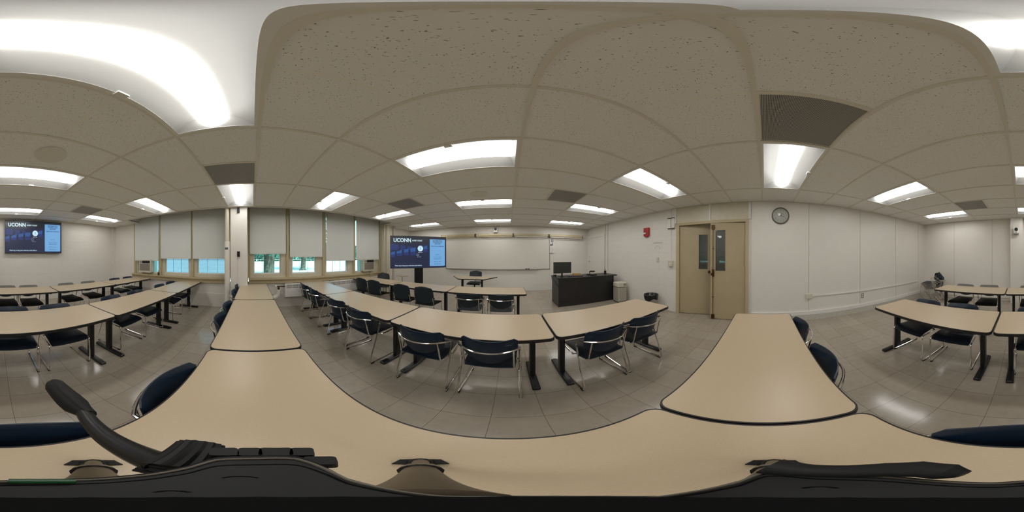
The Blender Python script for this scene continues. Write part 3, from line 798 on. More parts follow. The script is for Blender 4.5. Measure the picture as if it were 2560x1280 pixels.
MB().cyl((0, 0, 0.10), (0, 0, 0.41), 0.025).cyl((0, -0.05, 0.40), (0, -0.20, 0.58), 0.015).build('column', M['hous'], oc, smooth=True)
bs = MB()
for k in range(5):
    a = 2*PI*k/5+0.3; bs.tube([(0, 0, 0.11), (0.27*math.cos(a), 0.27*math.sin(a), 0.06)], [0.024, 0.014], 8)
bs.build('base', M['hous'], oc, smooth=True)
for k in range(5):
    a = 2*PI*k/5+0.3; x, y = 0.27*math.cos(a), 0.27*math.sin(a)
    MB().cyl((x-0.02*math.sin(a), y+0.02*math.cos(a), 0.027), (x+0.02*math.sin(a), y-0.02*math.cos(a), 0.027), 0.027).build('caster', M['rubber'], oc, smooth=True)

# ------------------------------------------------------------------ lectern desk
dk = thing('lectern_desk', 'long black teaching desk near the front corner', 'desk', (2.09, 4.23, 0))
MB().box(-0.85, -0.31, 0, -0.82, 0.31, 0.745).build('side_panel', M['darkwood'], dk)
MB().box(0.83, -0.31, 0, 0.86, 0.31, 0.745).build('side_panel', M['darkwood'], dk)
MB().box(-0.82, -0.30, 0.0, 0.83, -0.275, 0.745).build('front_panel', M['darkwood'], dk)
MB().box(-0.87, -0.33, 0.745, 0.97, 0.34, 0.775).build('desktop', M['darkwood'], dk)
MB().box(0.20, -0.27, 0.08, 0.80, 0.28, 0.70).build('cabinet', M['darkwood'], dk)
mn = thing('monitor', 'black monitor standing on the left end of the teaching desk', 'monitor', (1.46, 4.28, 0.775), R(4))
MB().prism(rrect(0.24, 0.17, 0.02), 0, 0.012).build('base', M['hous'], mn)
MB().box(-0.02, 0.01, 0.012, 0.02, 0.03, 0.2).build('neck', M['hous'], mn)
MB().box(-0.26, -0.035, 0.085, 0.26, 0.005, 0.395).build('panel', M['screenoff'], mn)
MB().box(-0.25, -0.036, 0.095, 0.25, -0.034, 0.385).build('screen', M['screenoff'], mn)
kb = tag(MB().prism(rrect(0.16, 0.42, 0.01), 0.775, 0.793, M=Matrix.Translation((1.80, 4.15, 0)) @ Matrix.Rotation(R(80), 4, 'Z')).build('keyboard', M['hous']), 'black keyboard lying right of the monitor on the teaching desk', 'keyboard')
dc = thing('document_camera', 'dark document camera on the right half of the teaching desk', 'document camera', (2.36, 4.22, 0.775), R(15))
MB().prism(rrect(0.2, 0.26, 0.02), 0, 0.03).build('base', M['hous'], dc)
MB().tube(bend([(0, 0.08, 0.03), (0, 0.10, 0.10), (0, -0.02, 0.12)], 0.03), 0.012).build('arm', M['hous'], dc, smooth=True)
MB().box(-0.05, -0.08, 0.09, 0.05, 0.02, 0.13).build('head', M['hous'], dc)
tag(MB().prism(rrect(0.21, 0.13, 0.006), 0.775, 0.83, M=Matrix.Translation((1.93, 4.36, 0))).build('tissue_box', M['wood']), 'small brown box on the teaching desk between monitor and document camera', 'box')
st = thing('pen_cup', 'dark cup of pens near the right end of the teaching desk', 'cup', (2.86, 4.25, 0.775))
MB().lathe([(0.035, 0), (0.038, 0.10), (0.034, 0.10), (0.032, 0.01)], n=18, cap=False).lathe([(0.035, 0), (0.001, 0.001)], n=18).build('cup', M['hous'], st, smooth=True)
for q, (dx, dy) in enumerate(((0.01, 0.0), (-0.012, 0.01), (0.0, -0.012))): MB().cyl((dx, dy, 0.005), (dx*2.2, dy*2.2, 0.15+0.01*q), 0.004, n=8).build('pen', M['ink'], st)
# swag of dark cable hanging round the desk's left end
tag(MB().tube(bend([(1.30, 4.30, 0.80), (1.20, 4.32, 0.80), (1.14, 4.15, 0.74), (1.19, 3.93, 0.62), (1.25, 3.86, 0.56), (1.235, 3.87, 0.64)], 0.08, 8), 0.026, 10).build('cable_sleeve', M['teal'], smooth=True), 'thick dark sleeve draped round the left end of the teaching desk', 'cable')

# air purifier
pu = thing('air_purifier', 'beige box air purifier standing beside the teaching desk', 'air purifier', (2.98, 3.66, 0), R(-6))
MB().prism(rrect(0.30, 0.30, 0.04), 0.035, 0.44).build('body', M['puri'], pu, smooth=True)
MB().prism(rrect(0.305, 0.305, 0.04), 0.452, 0.585, bev=0.012).build('head', M['beige'], pu, smooth=True)
MB().prism(rrect(0.27, 0.27, 0.03), 0.43, 0.46).build('gap', M['hous'], pu)
MB().box(0.02, -0.156, 0.49, 0.12, -0.151, 0.55).build('outlet_grille', M['acgrille'], pu)
MB().cyl((-0.157, -0.05, 0.52), (-0.152, -0.05, 0.52), 0.018).build('dial', M['white'], pu)
for sx in (-1, 1):
    for sy in (-1, 1): MB().cyl((sx*0.11, sy*0.11, 0), (sx*0.11, sy*0.11, 0.036), 0.02, n=12).build('caster', M['rubber'], pu)
# waste bin
wbn = thing('waste_bin', 'grey round waste bin lined with a black bag beside the door', 'bin', (2.98, 2.49, 0))
MB().lathe([(0.125, 0), (0.162, 0.40), (0.157, 0.40), (0.12, 0.01)], n=28, cap=False).lathe([(0.125, 0.002), (0.001, 0.002)], n=28).build('body', M['alu'], wbn, smooth=True)
bg_ = MB(); vs = []; fs = []; nn = 40
prof = [(0.138, 0.30), (0.141, 0.35), (0.146, 0.415), (0.138, 0.425), (0.128, 0.41), (0.115, 0.33), (0.06, 0.25), (0.01, 0.24)]
for q, (r_, z_) in enumerate(prof):
    for k in range(nn):
        a = 2*PI*k/nn; jr = 1+0.012*math.sin(7*a+q)+0.01*math.sin(13*a); jz = (0.022*math.sin(3*a+1)+0.012*math.sin(5*a)) if q == 0 else (0.004*math.sin(9*a+q))
        vs.append((1.2*r_*jr*math.cos(a), 1.2*r_*jr*math.sin(a), z_+jz))
for q in range(len(prof)-1):
    for k in range(nn):
        l = (k+1) % nn; fs.append((q*nn+k, q*nn+l, (q+1)*nn+l, (q+1)*nn+k))
bg_.add(vs, fs).build('bin_bag', M['bag'], wbn, smooth=True)
# ------------------------------------------------------------------ whiteboard, screens, wall items (front)
wbd = thing('whiteboard', 'wide white marker board filling the front wall', 'whiteboard', (-0.45, YF, 0.84))
MB().box(-2.01, -0.018, 0, 2.01, -0.002, 1.26).build('panel', M['board'], wbd)
f = MB().box(-2.03, -0.024, -0.02, 2.03, -0.002, 0.0).box(-2.03, -0.024, 1.26, 2.03, -0.002, 1.28).box(-2.03, -0.024, 0, -2.01, -0.002, 1.26).box(2.01, -0.024, 0, 2.03, -0.002, 1.26)
f.build('frame', M['alu'], wbd)
MB().box(-1.9, -0.085, -0.022, 1.6, -0.002, -0.010).build('tray', M['alu'], wbd)
for k, x in enumerate((0.66, 0.75)): tag(MB().box(x-0.035, YF-0.075, 0.832, x+0.035, YF-0.04, 0.86).build('board_eraser', M['ink']), ['left of two dark erasers on the whiteboard tray', 'right of two dark erasers on the whiteboard tray'][k], 'eraser', 'erasers on the whiteboard tray')
sc_x = [(-2.62, -1.28), (-1.22, 0.14), (0.20, 1.48), (1.55, 2.92)]
for k, (a, b_) in enumerate(sc_x):
    s_ = thing('pull_down_screen', 'cream rolled-up screen tube on the front wall, ' + ['leftmost above the television', 'second from left under the wall camera', 'third from left', 'rightmost toward the corner'][k], 'projection screen', ((a+b_)/2, YF-0.075, 2.115), 0, 'rolled-up screens above the whiteboard')
    h = (b_-a)/2
    MB().cyl((-h, 0, 0), (h, 0, 0), 0.058, n=24).build('housing', M['tube'], s_, smooth=True)
    for e in (-h-0.009, h+0.009): MB().box(e-0.009, -0.05, -0.07, e+0.009, 0.075, 0.06).build('end_cap', M['clockrim'], s_)
    MB().box(-h+0.03, -0.062, -0.078, h-0.03, -0.045, -0.055).build('slat', M['tube'] if k < 2 else M['white'], s_)
    if k == 1: MB().cyl((0, -0.055, -0.26), (0, -0.055, -0.075), 0.004, n=8).build('pull_cord', M['hem'], s_)
def ptz(loc, rz, label):
    c_ = thing('wall_camera', label, 'camera', loc, rz)
    MB().prism(rrect(0.15, 0.13, 0.02), -0.02, 0.03).build('base', M['white'], c_, smooth=True)
    MB().box(-0.072, -0.03, 0.03, -0.048, 0.04, 0.15).box(0.048, -0.03, 0.03, 0.072, 0.04, 0.15).box(-0.072, 0.02, 0.03, 0.072, 0.045, 0.15).build('yoke', M['white'], c_)
    MB().lathe([(0.001, -0.048), (0.03, -0.040), (0.046, -0.015), (0.047, 0.01), (0.04, 0.03), (0.001, 0.035)], n=20, M=Matrix.Translation((0, 0, 0.095)) @ Matrix.Rotation(PI/2, 4, 'X') @ Matrix.Rotation(PI, 4, 'X')).build('head', M['hous'], c_, smooth=True)
    MB().cyl((0, -0.062, 0.095), (0, -0.035, 0.095), 0.026).build('lens', M['hous'], c_, smooth=True)
    MB().box(-0.02, -0.067, -0.003, 0.02, -0.064, 0.015).build('indicator', M['hous'], c_)
    MB().box(-0.07, -0.05, -0.045, 0.07, 0.065, -0.02).build('bracket', M['alu'], c_)
    return c_
ptz((-0.49, YF-0.07, 2.26), 0, 'white motorised camera on the front wall above the whiteboard')
ptz((0.125, YB+0.29, 2.02), R(180), 'white motorised camera on the rear wall column')
def lines_mb(x0, x1, z0, z1, n_, y, seed=1, hh=0.012):
    rn_ = random.Random(seed); m = MB()
    for k in range(n_):
        z = z1-(z1-z0)*(k+0.5)/n_; a = x0+(x1-x0)*rn_.uniform(0, 0.2); b_ = x1-(x1-x0)*rn_.uniform(0, 0.3)
        m.box(a, y-0.001, z-hh/2, b_, y, z+hh/2)
    return m
po = thing('wall_poster', 'two white printed sheets hung right of the whiteboard', 'poster', (1.66, YF-0.05, 1.46))
MB().box(-0.10, -0.004, 0.24, 0.10, 0, 0.56).box(-0.095, -0.003, 0.0, 0.09, 0, 0.25).build('sheet', M['paper'], po)
m = lines_mb(-0.07, 0.07, 0.40, 0.54, 6, -0.0045, 2); m.box(-0.075, -0.006, 0.27, -0.01, -0.004, 0.33).box(0.0, -0.006, 0.28, 0.03, -0.004, 0.37)
m.v = list(m.v); m.build('print', M['ink'], po)
lines_mb(-0.06, 0.06, 0.05, 0.20, 4, -0.0045, 3, 0.006).build('print', M['acgrille'], po)

# ------------------------------------------------------------------ right wall items
fa = thing('fire_alarm', 'red fire alarm strobe on the wall left of the door', 'alarm', (XR, 2.83, 1.97))
MB().box(-0.05, -0.085, -0.10, 0, 0.085, 0.115).build('body', M['red'], fa)
MB().box(-0.075, 0.0, -0.05, -0.05, 0.075, -0.015).build('strobe', M['white'], fa)
MB().box(-0.062, -0.05, -0.125, 0, 0.05, -0.10).box(-0.054, -0.0, -0.085, -0.05, 0.07, -0.065).build('lower_lip', M['red'], fa)
nt_ = thing('wall_notice', 'faded paper notice below the fire alarm', 'notice', (XR-0.003, 2.48, 1.61))
MB().box(-0.003, -0.145, -0.115, 0, 0.145, 0.115).build('sheet', M['panel'], nt_)
m = MB().box(-0.005, -0.13, 0.05, -0.003, 0.13, 0.075)
for k in range(12):
    a0 = PI*k/12; a1 = PI*(k+1)/12
    for r_ in (0.08,): m.box(-0.005, r_*math.cos((a0+a1)/2)-0.012, -0.09+r_*math.sin((a0+a1)/2)-0.004, -0.003, r_*math.cos((a0+a1)/2)+0.012, -0.09+r_*math.sin((a0+a1)/2)+0.004)
m.build('print', M['paper2'], nt_)
th_ = thing('thermostat', 'tiny beige wall sensor below the paper notice', 'sensor', (XR, 2.47, 1.26))
MB().box(-0.022, -0.025, -0.055, 0, 0.025, 0.055).build('cover', M['beige'], th_)
MB().box(-0.026, -0.008, -0.02, -0.022, 0.012, 0.03).build('dial', M['cream'], th_)
ls = thing('light_switch', 'beige light switch box beside the door frame', 'switch', (XR, 2.08, 1.17))
MB().box(-0.05, -0.065, -0.065, 0, 0.065, 0.065).build('box', M['beige'], ls)
MB().box(-0.058, -0.012, -0.02, -0.05, 0.012, 0.02).build('toggle', M['white'], ls)
tag(MB().cyl((XR-0.012, 2.07, 1.235), (XR-0.012, 2.07, 2.47), 0.007, n=10).build('conduit', M['panel'], smooth=True), 'thin white conduit rising from the light switch to the ceiling', 'conduit')
ex = thing('sign_holder', 'clear plastic sign holders with dark red end strips beside the door frame', 'sign holder', (XR-0.03, 2.065, 2.12))
for sy in (-1, 1):
    MB().box(-0.006, sy*0.052-0.040, -0.12, 0.0, sy*0.052+0.040, 0.12).build('sleeve', M['board'], ex)
    for z0 in (0.115, -0.135): MB().box(-0.012, sy*0.052-0.042, z0, 0.004, sy*0.052+0.042, z0+0.018).build('end_strip', M['rust'], ex)
for k, (y, z0) in enumerate(((4.77, 0.9), (4.62, 0.9))):
    tag(MB().cyl((XR-0.014, y, 0.78), (XR-0.014, y, 2.47), 0.012, n=10).build('conduit', M['pipe'], smooth=True), ['left of the twin vertical conduits by the closet door', 'right of the twin vertical conduits by the closet door'][k], 'conduit', 'twin conduits by the closet door')
# clock
ck = thing('wall_clock', 'round grey-rimmed wall clock on the white panel wall', 'clock', (XR-0.02, -0.31, 2.165), R(-90))
# local: facing -y after rotation -> face toward -x ; build in local xz plane facing -y
Rf = Matrix.Rotation(PI/2, 4, 'X')
MB().lathe([(0.150, 0.0), (0.172, 0.0), (0.172, 0.028), (0.165, 0.036), (0.154, 0.036), (0.150, 0.022)], n=48, M=Rf, cap=False).build('rim', M['clockrim'], ck, smooth=True)
MB().lathe([(0.151, 0.0), (0.151, 0.012)], n=48, M=Rf).build('face', M['clockface'], ck)
def text_mesh(body, size, parent, mat, M4, name='lettering', align='CENTER', bold=0):
    cu = bpy.data.curves.new(name, 'FONT'); cu.body = body; cu.size = size; cu.align_x = align; cu.align_y = 'CENTER'; cu.extrude = 0.0008; cu.offset = bold; cu.resolution_u = 3
    o = bpy.data.objects.new(name, cu); COL.objects.link(o)
    dg = bpy.context.evaluated_depsgraph_get(); me = bpy.data.meshes.new_from_object(o.evaluated_get(dg))
    bpy.data.objects.remove(o); me.transform(M4); me.materials.clear(); me.materials.append(mat)
    return me
def join_meshes(name, mes, parent, mats=None):
    for m in mes:
        m.name = name; o = bpy.data.objects.new(name, m); COL.objects.link(o); o.parent = parent
    return
def join_unused(name, mes, parent, mats=None):
    vs = []; fs = []
    for me in mes:
        b_ = len(vs); vs += [tuple(v.co) for v in me.vertices]; fs += [tuple(b_+i for i in p.vertices) for p in me.polygons]
    m = bpy.data.meshes.new(name); m.from_pydata(vs, [], fs); m.materials.append(mes[0].materials[0]); m.update()
    o = bpy.data.objects.new(name, m); COL.objects.link(o); o.parent = parent; return o
nums = []
for k in range(1, 13):
    a = PI/2-2*PI*k/12
    nums.append(text_mesh(str(k), 0.034, ck, M['ink'], Matrix.Translation((0.115*math.cos(a), -0.013, 0.115*math.sin(a))) @ Rf))
join_meshes('numeral', nums, ck)
def hand(a, L, w_, y, nm):
    d = Vector((math.sin(a), 0, math.cos(a))); p_ = Vector((math.cos(a), 0, -math.sin(a)))
    b0 = -d*0.015; vs = [b0-p_*w_, b0+p_*w_, d*L+p_*w_*0.4, d*L-p_*w_*0.4]
    m = MB(); m.add([(v.x, y, v.z) for v in vs]+[(v.x, y-0.0015, v.z) for v in vs], [(0,1,2,3),(7,6,5,4),(0,4,5,1),(1,5,6,2),(2,6,7,3),(3,7,4,0)])
    m.build(nm, M['ink'], ck)
hand(R(40), 0.07, 0.005, -0.015, 'hour_hand'); hand(R(111), 0.105, 0.0035, -0.018, 'minute_hand')
MB().lathe([(0.150, 0.030), (0.1, 0.040), (0.05, 0.046), (0.001, 0.048)], n=40, M=Rf, cap=False).build('cover', glass_mat('clock glass', (0.97, 0.97, 0.97, 1), 0.03), ck, smooth=True)
# wall raceway and outlet
rw = thing('wall_raceway', 'white surface raceway running low along the clock wall from a junction box', 'raceway', (XR-0.02, -0.89, 0.53))
MB().box(-0.018, -3.50, -0.014, 0, 0.0, 0.014).build('channel', M['white'], rw)
MB().box(-0.045, -0.065, -0.045, 0, 0.065, 0.045).build('junction_box', M['beige'], rw)
MB().box(-0.03, -3.53, -0.06, 0, -3.47, 0.08).build('end_box', M['white'], rw)
ou = thing('wall_outlet', 'brown twin outlet low on the clock wall', 'outlet', (XR-0.02, -2.19, 0.40))
MB().box(-0.006, -0.037, -0.058, 0, 0.037, 0.058).build('plate', M['acgrille'], ou)
MB().box(-0.009, -0.018, 0.008, -0.006, 0.018, 0.04).box(-0.009, -0.018, -0.04, -0.006, 0.018, -0.008).build('socket', M['cream'], ou)
# ------------------------------------------------------------------ left wall items
pp = thing('drain_pipe', 'cream vertical pipe with a white lower sleeve beside the boxed column', 'pipe', (-3.69, -0.58, 0))
MB().cyl((0, 0, 1.66), (0, 0, 2.60), 0.052, n=24).build('pipe', M['cream'], pp, smooth=True)
MB().cyl((0, 0, 0), (0, 0, 1.68), 0.064, n=24).build('sleeve', M['pipe'], pp, smooth=True)
sg = thing('column_sign', 'small dark teal sign with white lettering on the white pipe sleeve', 'sign', (-3.622, -0.585, 1.52), R(90))
MB().box(-0.035, -0.003, -0.022, 0.035, 0.003, 0.022).build('plate', M['tealsign'], sg)
join_meshes('lettering', [text_mesh('COMPUTER', 0.012, sg, M['paper'], Matrix.Translation((0, -0.0035, 0.007)) @ Rf), text_mesh('USE', 0.012, sg, M['paper'], Matrix.Translation((0, -0.0035, -0.008)) @ Rf)], sg)
for k, (z, lab) in enumerate(((2.40, 'small black speaker at the top of the boxed column under the ceiling light'), (1.39, 'small black box at eye height on the boxed column'))):
    b_ = thing('column_speaker', lab, 'speaker', (-3.64, -0.315, z)); 
    MB().box(0, -0.03, -0.06, 0.035, 0.03, 0.06).build('body', M['hous'], b_)
    MB().box(0.035, -0.025, -0.055, 0.038, 0.025, 0.055).build('grille', M['rubber'], b_)
hp = thing('heating_pipe', 'white lagged pipe running along the window wall with an upturned elbow', 'pipe', (-3.98, 0, 0))
MB().tube(bend([(0, -0.50, 0.22), (0, 0.02, 0.25), (0, 0.55, 0.29), (-0.02, 0.62, 0.36), (-0.02, 0.64, 0.50)], 0.09, 8), 0.062, 16).build('lagging', M['pipe'], hp, smooth=True)
MB().cyl((-0.02, 0.64, 0.50), (-0.02, 0.64, 0.545), 0.03).tube([(-0.02, 0.60, 0.575), (-0.02, 0.80, 0.575)], 0.013).cyl((-0.02, 0.64, 0.53), (-0.02, 0.64, 0.58), 0.018).build('valve', M['rust'], hp, smooth=True)
MB().cyl((-0.02, 0.57, 0.58), (0.005, 0.57, 0.60), 0.022).build('valve_cap', M['white'], hp, smooth=True)
for k, (y0, y1) in enumerate(((0.80, 2.03), (2.05, 3.95))):
    h = thing('radiator_cover', ['white convector heater under the second window right of the column', 'white convector heater below the window air conditioner, behind the front row'][k], 'heater', (-4.098, (y0+y1)/2, 0.30), 0, 'convector heaters under the windows')
    L = (y1-y0)/2
    MB().box(0.0, -L, 0, 0.13, L, 0.215).box(0, -L, 0.315, 0.11, L, 0.335).box(0, -L, 0.215, 0.13, -L+0.03, 0.33).box(0, L-0.03, 0.215, 0.13, L, 0.33).build('casing', M['white'], h)
    g = MB(); q = -L+0.03; cnt = int((2*L-0.06)/0.02)
    for i in range(cnt+1):
        y = -L+0.03+i*(2*L-0.06)/cnt; wd = 0.006 if i % 8 else 0.016
        g.box(0.108, y-wd/2, 0.21, 0.118, y+wd/2, 0.325)
    for z in (0.21, 0.26, 0.315): g.box(0.108, -L+0.03, z, 0.117, L-0.03, z+0.007)
    g.build('grille', M['white'], h)
    MB().box(0.06, -L+0.03, 0.215, 0.09, L-0.03, 0.315).build('fins', M['acgrille'], h)
tag(MB().cyl((-4.02, 4.71, 0), (-4.02, 4.71, 2.47), 0.05, n=20).build('riser_pipe', M['cream'], smooth=True), 'cream vertical riser pipe behind the free-standing screen', 'pipe')
jr = thing('sill_jar', 'small brown holder of pens on the window sill beside the rear air conditioner', 'holder', (-4.08, -2.66, 0.775))
MB().lathe([(0.03, 0), (0.03, 0.09)], n=14).build('cup', M['rust'], jr, smooth=True)
for q in range(3): MB().cyl((0.01*(q-1), 0.012*(q-1), 0.09), (0.012*(q-1), 0.03*(q-1), 0.15), 0.005, n=6).build('pen', M['acgrille'], jr)
tag(MB().tube(bend([(-4.02, 3.30, 0.84), (-4.0, 3.45, 0.80), (-3.98, 3.62, 0.66), (-3.97, 3.66, 0.62)], 0.05), 0.006, 6).build('power_cord', M['beige'], smooth=True), 'beige power cord hanging over the sill from the air conditioner near the screen', 'cord')
stb = thing('side_shelf', 'small tan surface on a thin stand by the chair near the last window', 'side table', (-3.10, 4.05, 0))
MB().box(-0.16, -0.12, 0.70, 0.16, 0.12, 0.715).build('top', M['lam'], stb); MB().cyl((0, 0, 0.02), (0, 0, 0.70), 0.012).build('post', M['alu'], stb); MB().prism(rrect(0.24, 0.2, 0.03), 0, 0.02).build('base', M['alu'], stb)

# ------------------------------------------------------------------ televisions
def tv(label, W_, H_, Mx, stand=None):
    """Mx maps local (x right, z up from screen bottom centre, facing -y) to the world"""
    t = bpy.data.objects.new('television', None); COL.objects.link(t); t.matrix_world = Mx; tag(t, label, 'television')
    MB().box(-W_/2, 0, 0, W_/2, 0.055, H_).build('housing', M['hous'], t)
    bz = 0.012; f = MB()
    f.box(-W_/2, -0.006, 0, W_/2, 0, bz).box(-W_/2, -0.006, H_-bz, W_/2, 0, H_).box(-W_/2, -0.006, bz, -W_/2+bz, 0, H_-bz).box(W_/2-bz, -0.006, bz, W_/2, 0, H_-bz)
    f.build('bezel', M['hous'], t)
    iw, ih = W_-2*bz, H_-2*bz
    def P(u, v, d=0.001): return (-iw/2+u*iw, -d, bz+(1-v)*ih)
    s_ = MB()
    def quad(pts, mi, d=0.001): s_.mi = mi; s_.add([P(u, v, d) for u, v in pts], [(0, 1, 2, 3)])
    quad([(0, 0), (1, 0), (1, 0.22), (0, 0.22)], 1); quad([(0, 0.22), (1, 0.22), (1, 1), (0, 1)], 0)
    for a, b_, t0, t1 in ((0.0, 0.13, 0.25, 0.28), (0.17, 0.25, 0.28, 0.31), (0.29, 0.38, 0.31, 0.35)): quad([(a, t0), (b_, t1), (b_, 0.44), (a, 0.44)], 3, 0.0015)
    for a, b_, t0, t1, bt in ((0.0, 0.07, 0.51, 0.47, 0.66), (0.10, 0.19, 0.48, 0.43, 0.62), (0.225, 0.305, 0.43, 0.39, 0.60), (0.34, 0.43, 0.39, 0.35, 0.60), (0.575, 0.645, 0.32, 0.28, 0.50)):
        quad([(a, t0), (b_, t1), (b_, (t1+bt)/2), (a, (t0+bt)/2)], 2, 0.002); quad([(a, (t0+bt)/2), (b_, (t1+bt)/2), (b_, bt), (a, bt)], 3, 0.002)
    s_.mi = 4
    sb = rrect(0.295*iw, 0.88*ih, 0.02); s_.add([(-iw/2+0.838*iw+p[0], -0.002, bz+(1-0.515)*ih+p[1]) for p in sb], [tuple(range(len(sb)))])
    s_.build('screen', [M['scr_bg'], M['scr_top'], M['scr_blue'], M['scr_blue2'], M['scr_side']], t)
    def T(txt, u, v, size, mat, al='CENTER', bold=0, sx=1.0):
        p = P(u, v, 0.0035); return text_mesh(txt, size, t, mat, Matrix.Translation(p) @ Rf @ Matrix.Diagonal((sx, 1, 1, 1)), align=al, bold=bold)
    k = W_/1.73
    join_meshes('lettering', [T('UCONN', 0.045, 0.13, 0.150*k, M['scr_white'], 'LEFT', 0.004, 0.92), T('|', 0.345, 0.125, 0.13*k, M['scr_white']), T('AVERY POINT', 0.368, 0.135, 0.062*k, M['scr_white'], 'LEFT', 0.0012, 0.82),
        T('Please log in using your university email address', 0.07, 0.925, 0.052*k, M['scr_white'], 'LEFT', 0, 0.8), T('Other user', 0.515, 0.505, 0.030*k, M['scr_white']),
        T('User name', 0.445, 0.565, 0.020*k, M['scr_white'], 'LEFT'), T('Password', 0.445, 0.610, 0.020*k, M['scr_white'], 'LEFT'), T('Sign-in options', 0.46, 0.65, 0.020*k, M['scr_white'], 'LEFT')], t)
    join_meshes('sidebar_lettering', [T('INFORMATION', 0.838, 0.125, 0.046*k, M['scr_text'], bold=0.001), T('TECHNOLOGY', 0.838, 0.175, 0.046*k, M['scr_text'], bold=0.001), T('SERVICES', 0.838, 0.225, 0.046*k, M['scr_text'], bold=0.001),
        T('SMART TECH CLASSROOM', 0.838, 0.305, 0.034*k, M['scr_text'], bold=0.001), T('Need help?', 0.838, 0.575, 0.030*k, M['scr_text']), T('Avery Point IT Support', 0.838, 0.66, 0.030*k, M['scr_text']),
        T('(860) 405-9100', 0.838, 0.72, 0.038*k, M['scr_text']), T('After hours support', 0.838, 0.81, 0.030*k, M['scr_text']), T('(860) 486-4357', 0.838, 0.89, 0.036*k, M['scr_text'])], t)
    c0 = P(0.517, 0.385, 0.0025); r_ = 0.050*iw
    m = MB(); m.add([(c0[0]+r_*math.cos(2*PI*q/36), -0.0025, c0[2]+r_*math.sin(2*PI*q/36)) for q in range(36)], [tuple(range(36))]); so = m.build('seal', M['scr_white'], t)
    m = MB()
    for q in range(36):
        a0 = 2*PI*q/36; a1 = 2*PI*(q+1)/36
        m.add([(c0[0]+rr*math.cos(a), -0.003, c0[2]+rr*math.sin(a)) for rr, a in ((r_*0.80, a0), (r_*0.86, a0), (r_*0.86, a1), (r_*0.80, a1))], [(0,1,2,3)])
    m.add([(c0[0]+dx*r_, -0.003, c0[2]+dz*r_) for dx, dz in ((-0.35, -0.35), (0.35, -0.35), (0.30, -0.12), (-0.30, -0.12))], [(0,1,2,3)])
    m.add([(c0[0]+dx*r_, -0.003, c0[2]+dz*r_) for dx, dz in ((-0.12, 0.0), (0.12, 0.0), (0.25, 0.3), (0, 0.55), (-0.25, 0.3))], [(0,1,2,3,4)])
    m.build('crest', M['scr_seal'], so)
    return t
t1 = tv('large wall television with login screen on the rear wall', 1.73, 0.965, Matrix.Translation((-1.105, YB+0.10, 1.448)) @ Matrix.Rotation(PI, 4, 'Z'))
MB().box(-0.3, 0.055, 0.25, 0.3, 0.10, 0.7).build('wall_bracket', M['hous'], t1)
ang = math.atan2(4.78-3.52, -1.94+3.12)
t2 = tv('large television with login screen on a black stand near the front windows', 1.73, 0.955, Matrix.Translation((-2.53, 4.15, 0.972)) @ Matrix.Rotation(ang, 4, 'Z'))
for x in (-0.15, 0.15):
    pass
MB().box(-0.13, 0.06, -0.93, 0.13, 0.12, 0.5).build('stand_column', M['hous'], t2)
MB().box(-0.45, -0.10, -0.972, -0.38, 0.42, -0.93).box(0.38, -0.10, -0.972, 0.45, 0.42, -0.93).box(-0.45, 0.03, -0.965, 0.45, 0.16, -0.93).build('stand_base', M['hous'], t2)

# ------------------------------------------------------------------ tripod carrying the panorama camera
tr = thing('camera_tripod', 'black table-top tripod with pan handle standing right under the viewpoint', 'tripod', (0, 0, TH))
ZT = CAM_H-TH      # local height of the lens
def polar(px, py, dz):
    """direction of a photo pixel below the camera, at depth dz: gives a world xy offset used as tripod measurements"""
    a = (px-1280)/2560*2*PI; p = (py-640)/1280*PI
    r_ = dz/math.tan(p); v = rot @ Vector((math.sin(a)*r_, math.cos(a)*r_, -dz)); return v
foot_yaw = [R(-32.3-1.0), R(-147.7-1.0), R(93-1.0)]
for k, yw in enumerate([R(-31.1), R(-146.5), R(94)]):
    d = Vector((math.sin(yw), math.cos(yw), 0)); side = Vector((d.y, -d.x, 0))
    a = d*0.205+Vector((0, 0, 0.030)); b_ = d*0.022+Vector((0, 0, 0.42)); 
    m = MB().tube([a, a+(b_-a)*0.45], 0.0105, 12).tube([a+(b_-a)*0.42, b_], 0.014, 12)
    lo = m.build('leg', M['tripod'], tr, smooth=True)
    MB().cyl(a+(b_-a)*0.40, a+(b_-a)*0.47, 0.018, n=14).build('leg_lock', M['hous'], lo, smooth=True)
    Mf = Matrix.Translation(d*0.208) @ Matrix.Rotation(-yw, 4, 'Z')
    MB().prism([(-0.036, -0.010), (0.036, -0.010), (0.028, 0.010), (0.0, 0.014), (-0.028, 0.010)], 0, 0.012, M=Mf).tube([d*0.206+Vector((0,0,0.004)), a+(b_-a)*0.04], [0.02, 0.014], 12).build('foot', M['rubber'], lo, smooth=False)
MB().cyl((0, 0, 0.30), (0, 0, 0.52), 0.012).lathe([(0.018, 0.40), (0.024, 0.405), (0.024, 0.43), (0.018, 0.435)], n=20).build('centre_column', M['hous'], tr, smooth=True)
L0 = Vector((0, 0, ZT))
# head plate under the camera; outline measured around the column
out = []
hd = 0.125
prof = [(0, 1200), (120, 1197), (260, 1192), (380, 1180), (470, 1163), (540, 1142), (640, 1138), (740, 1139), (800, 1160), (870, 1195), (980, 1222), (1100, 1238), (1300, 1241), (1500, 1247), (1650, 1240), (1760, 1222), (1850, 1200), (1920, 1172), (2040, 1180), (2200, 1186), (2360, 1200), (2480, 1205)]
dense = []
for q in range(len(prof)):
    p0, p1, p2, p3 = prof[q-1], prof[q], prof[(q+1) % len(prof)], prof[(q+2) % len(prof)]
    x1, x2 = p1[0], p2[0]+(2560 if q == len(prof)-1 else 0)
    for u in (0, 0.25, 0.5, 0.75):
        dense.append((x1+(x2-x1)*u, 0.5*((2*p1[1])+(p2[1]-p0[1])*u+(2*p0[1]-5*p1[1]+4*p2[1]-p3[1])*u*u+(3*p1[1]-p0[1]-3*p2[1]+p3[1])*u**3)))
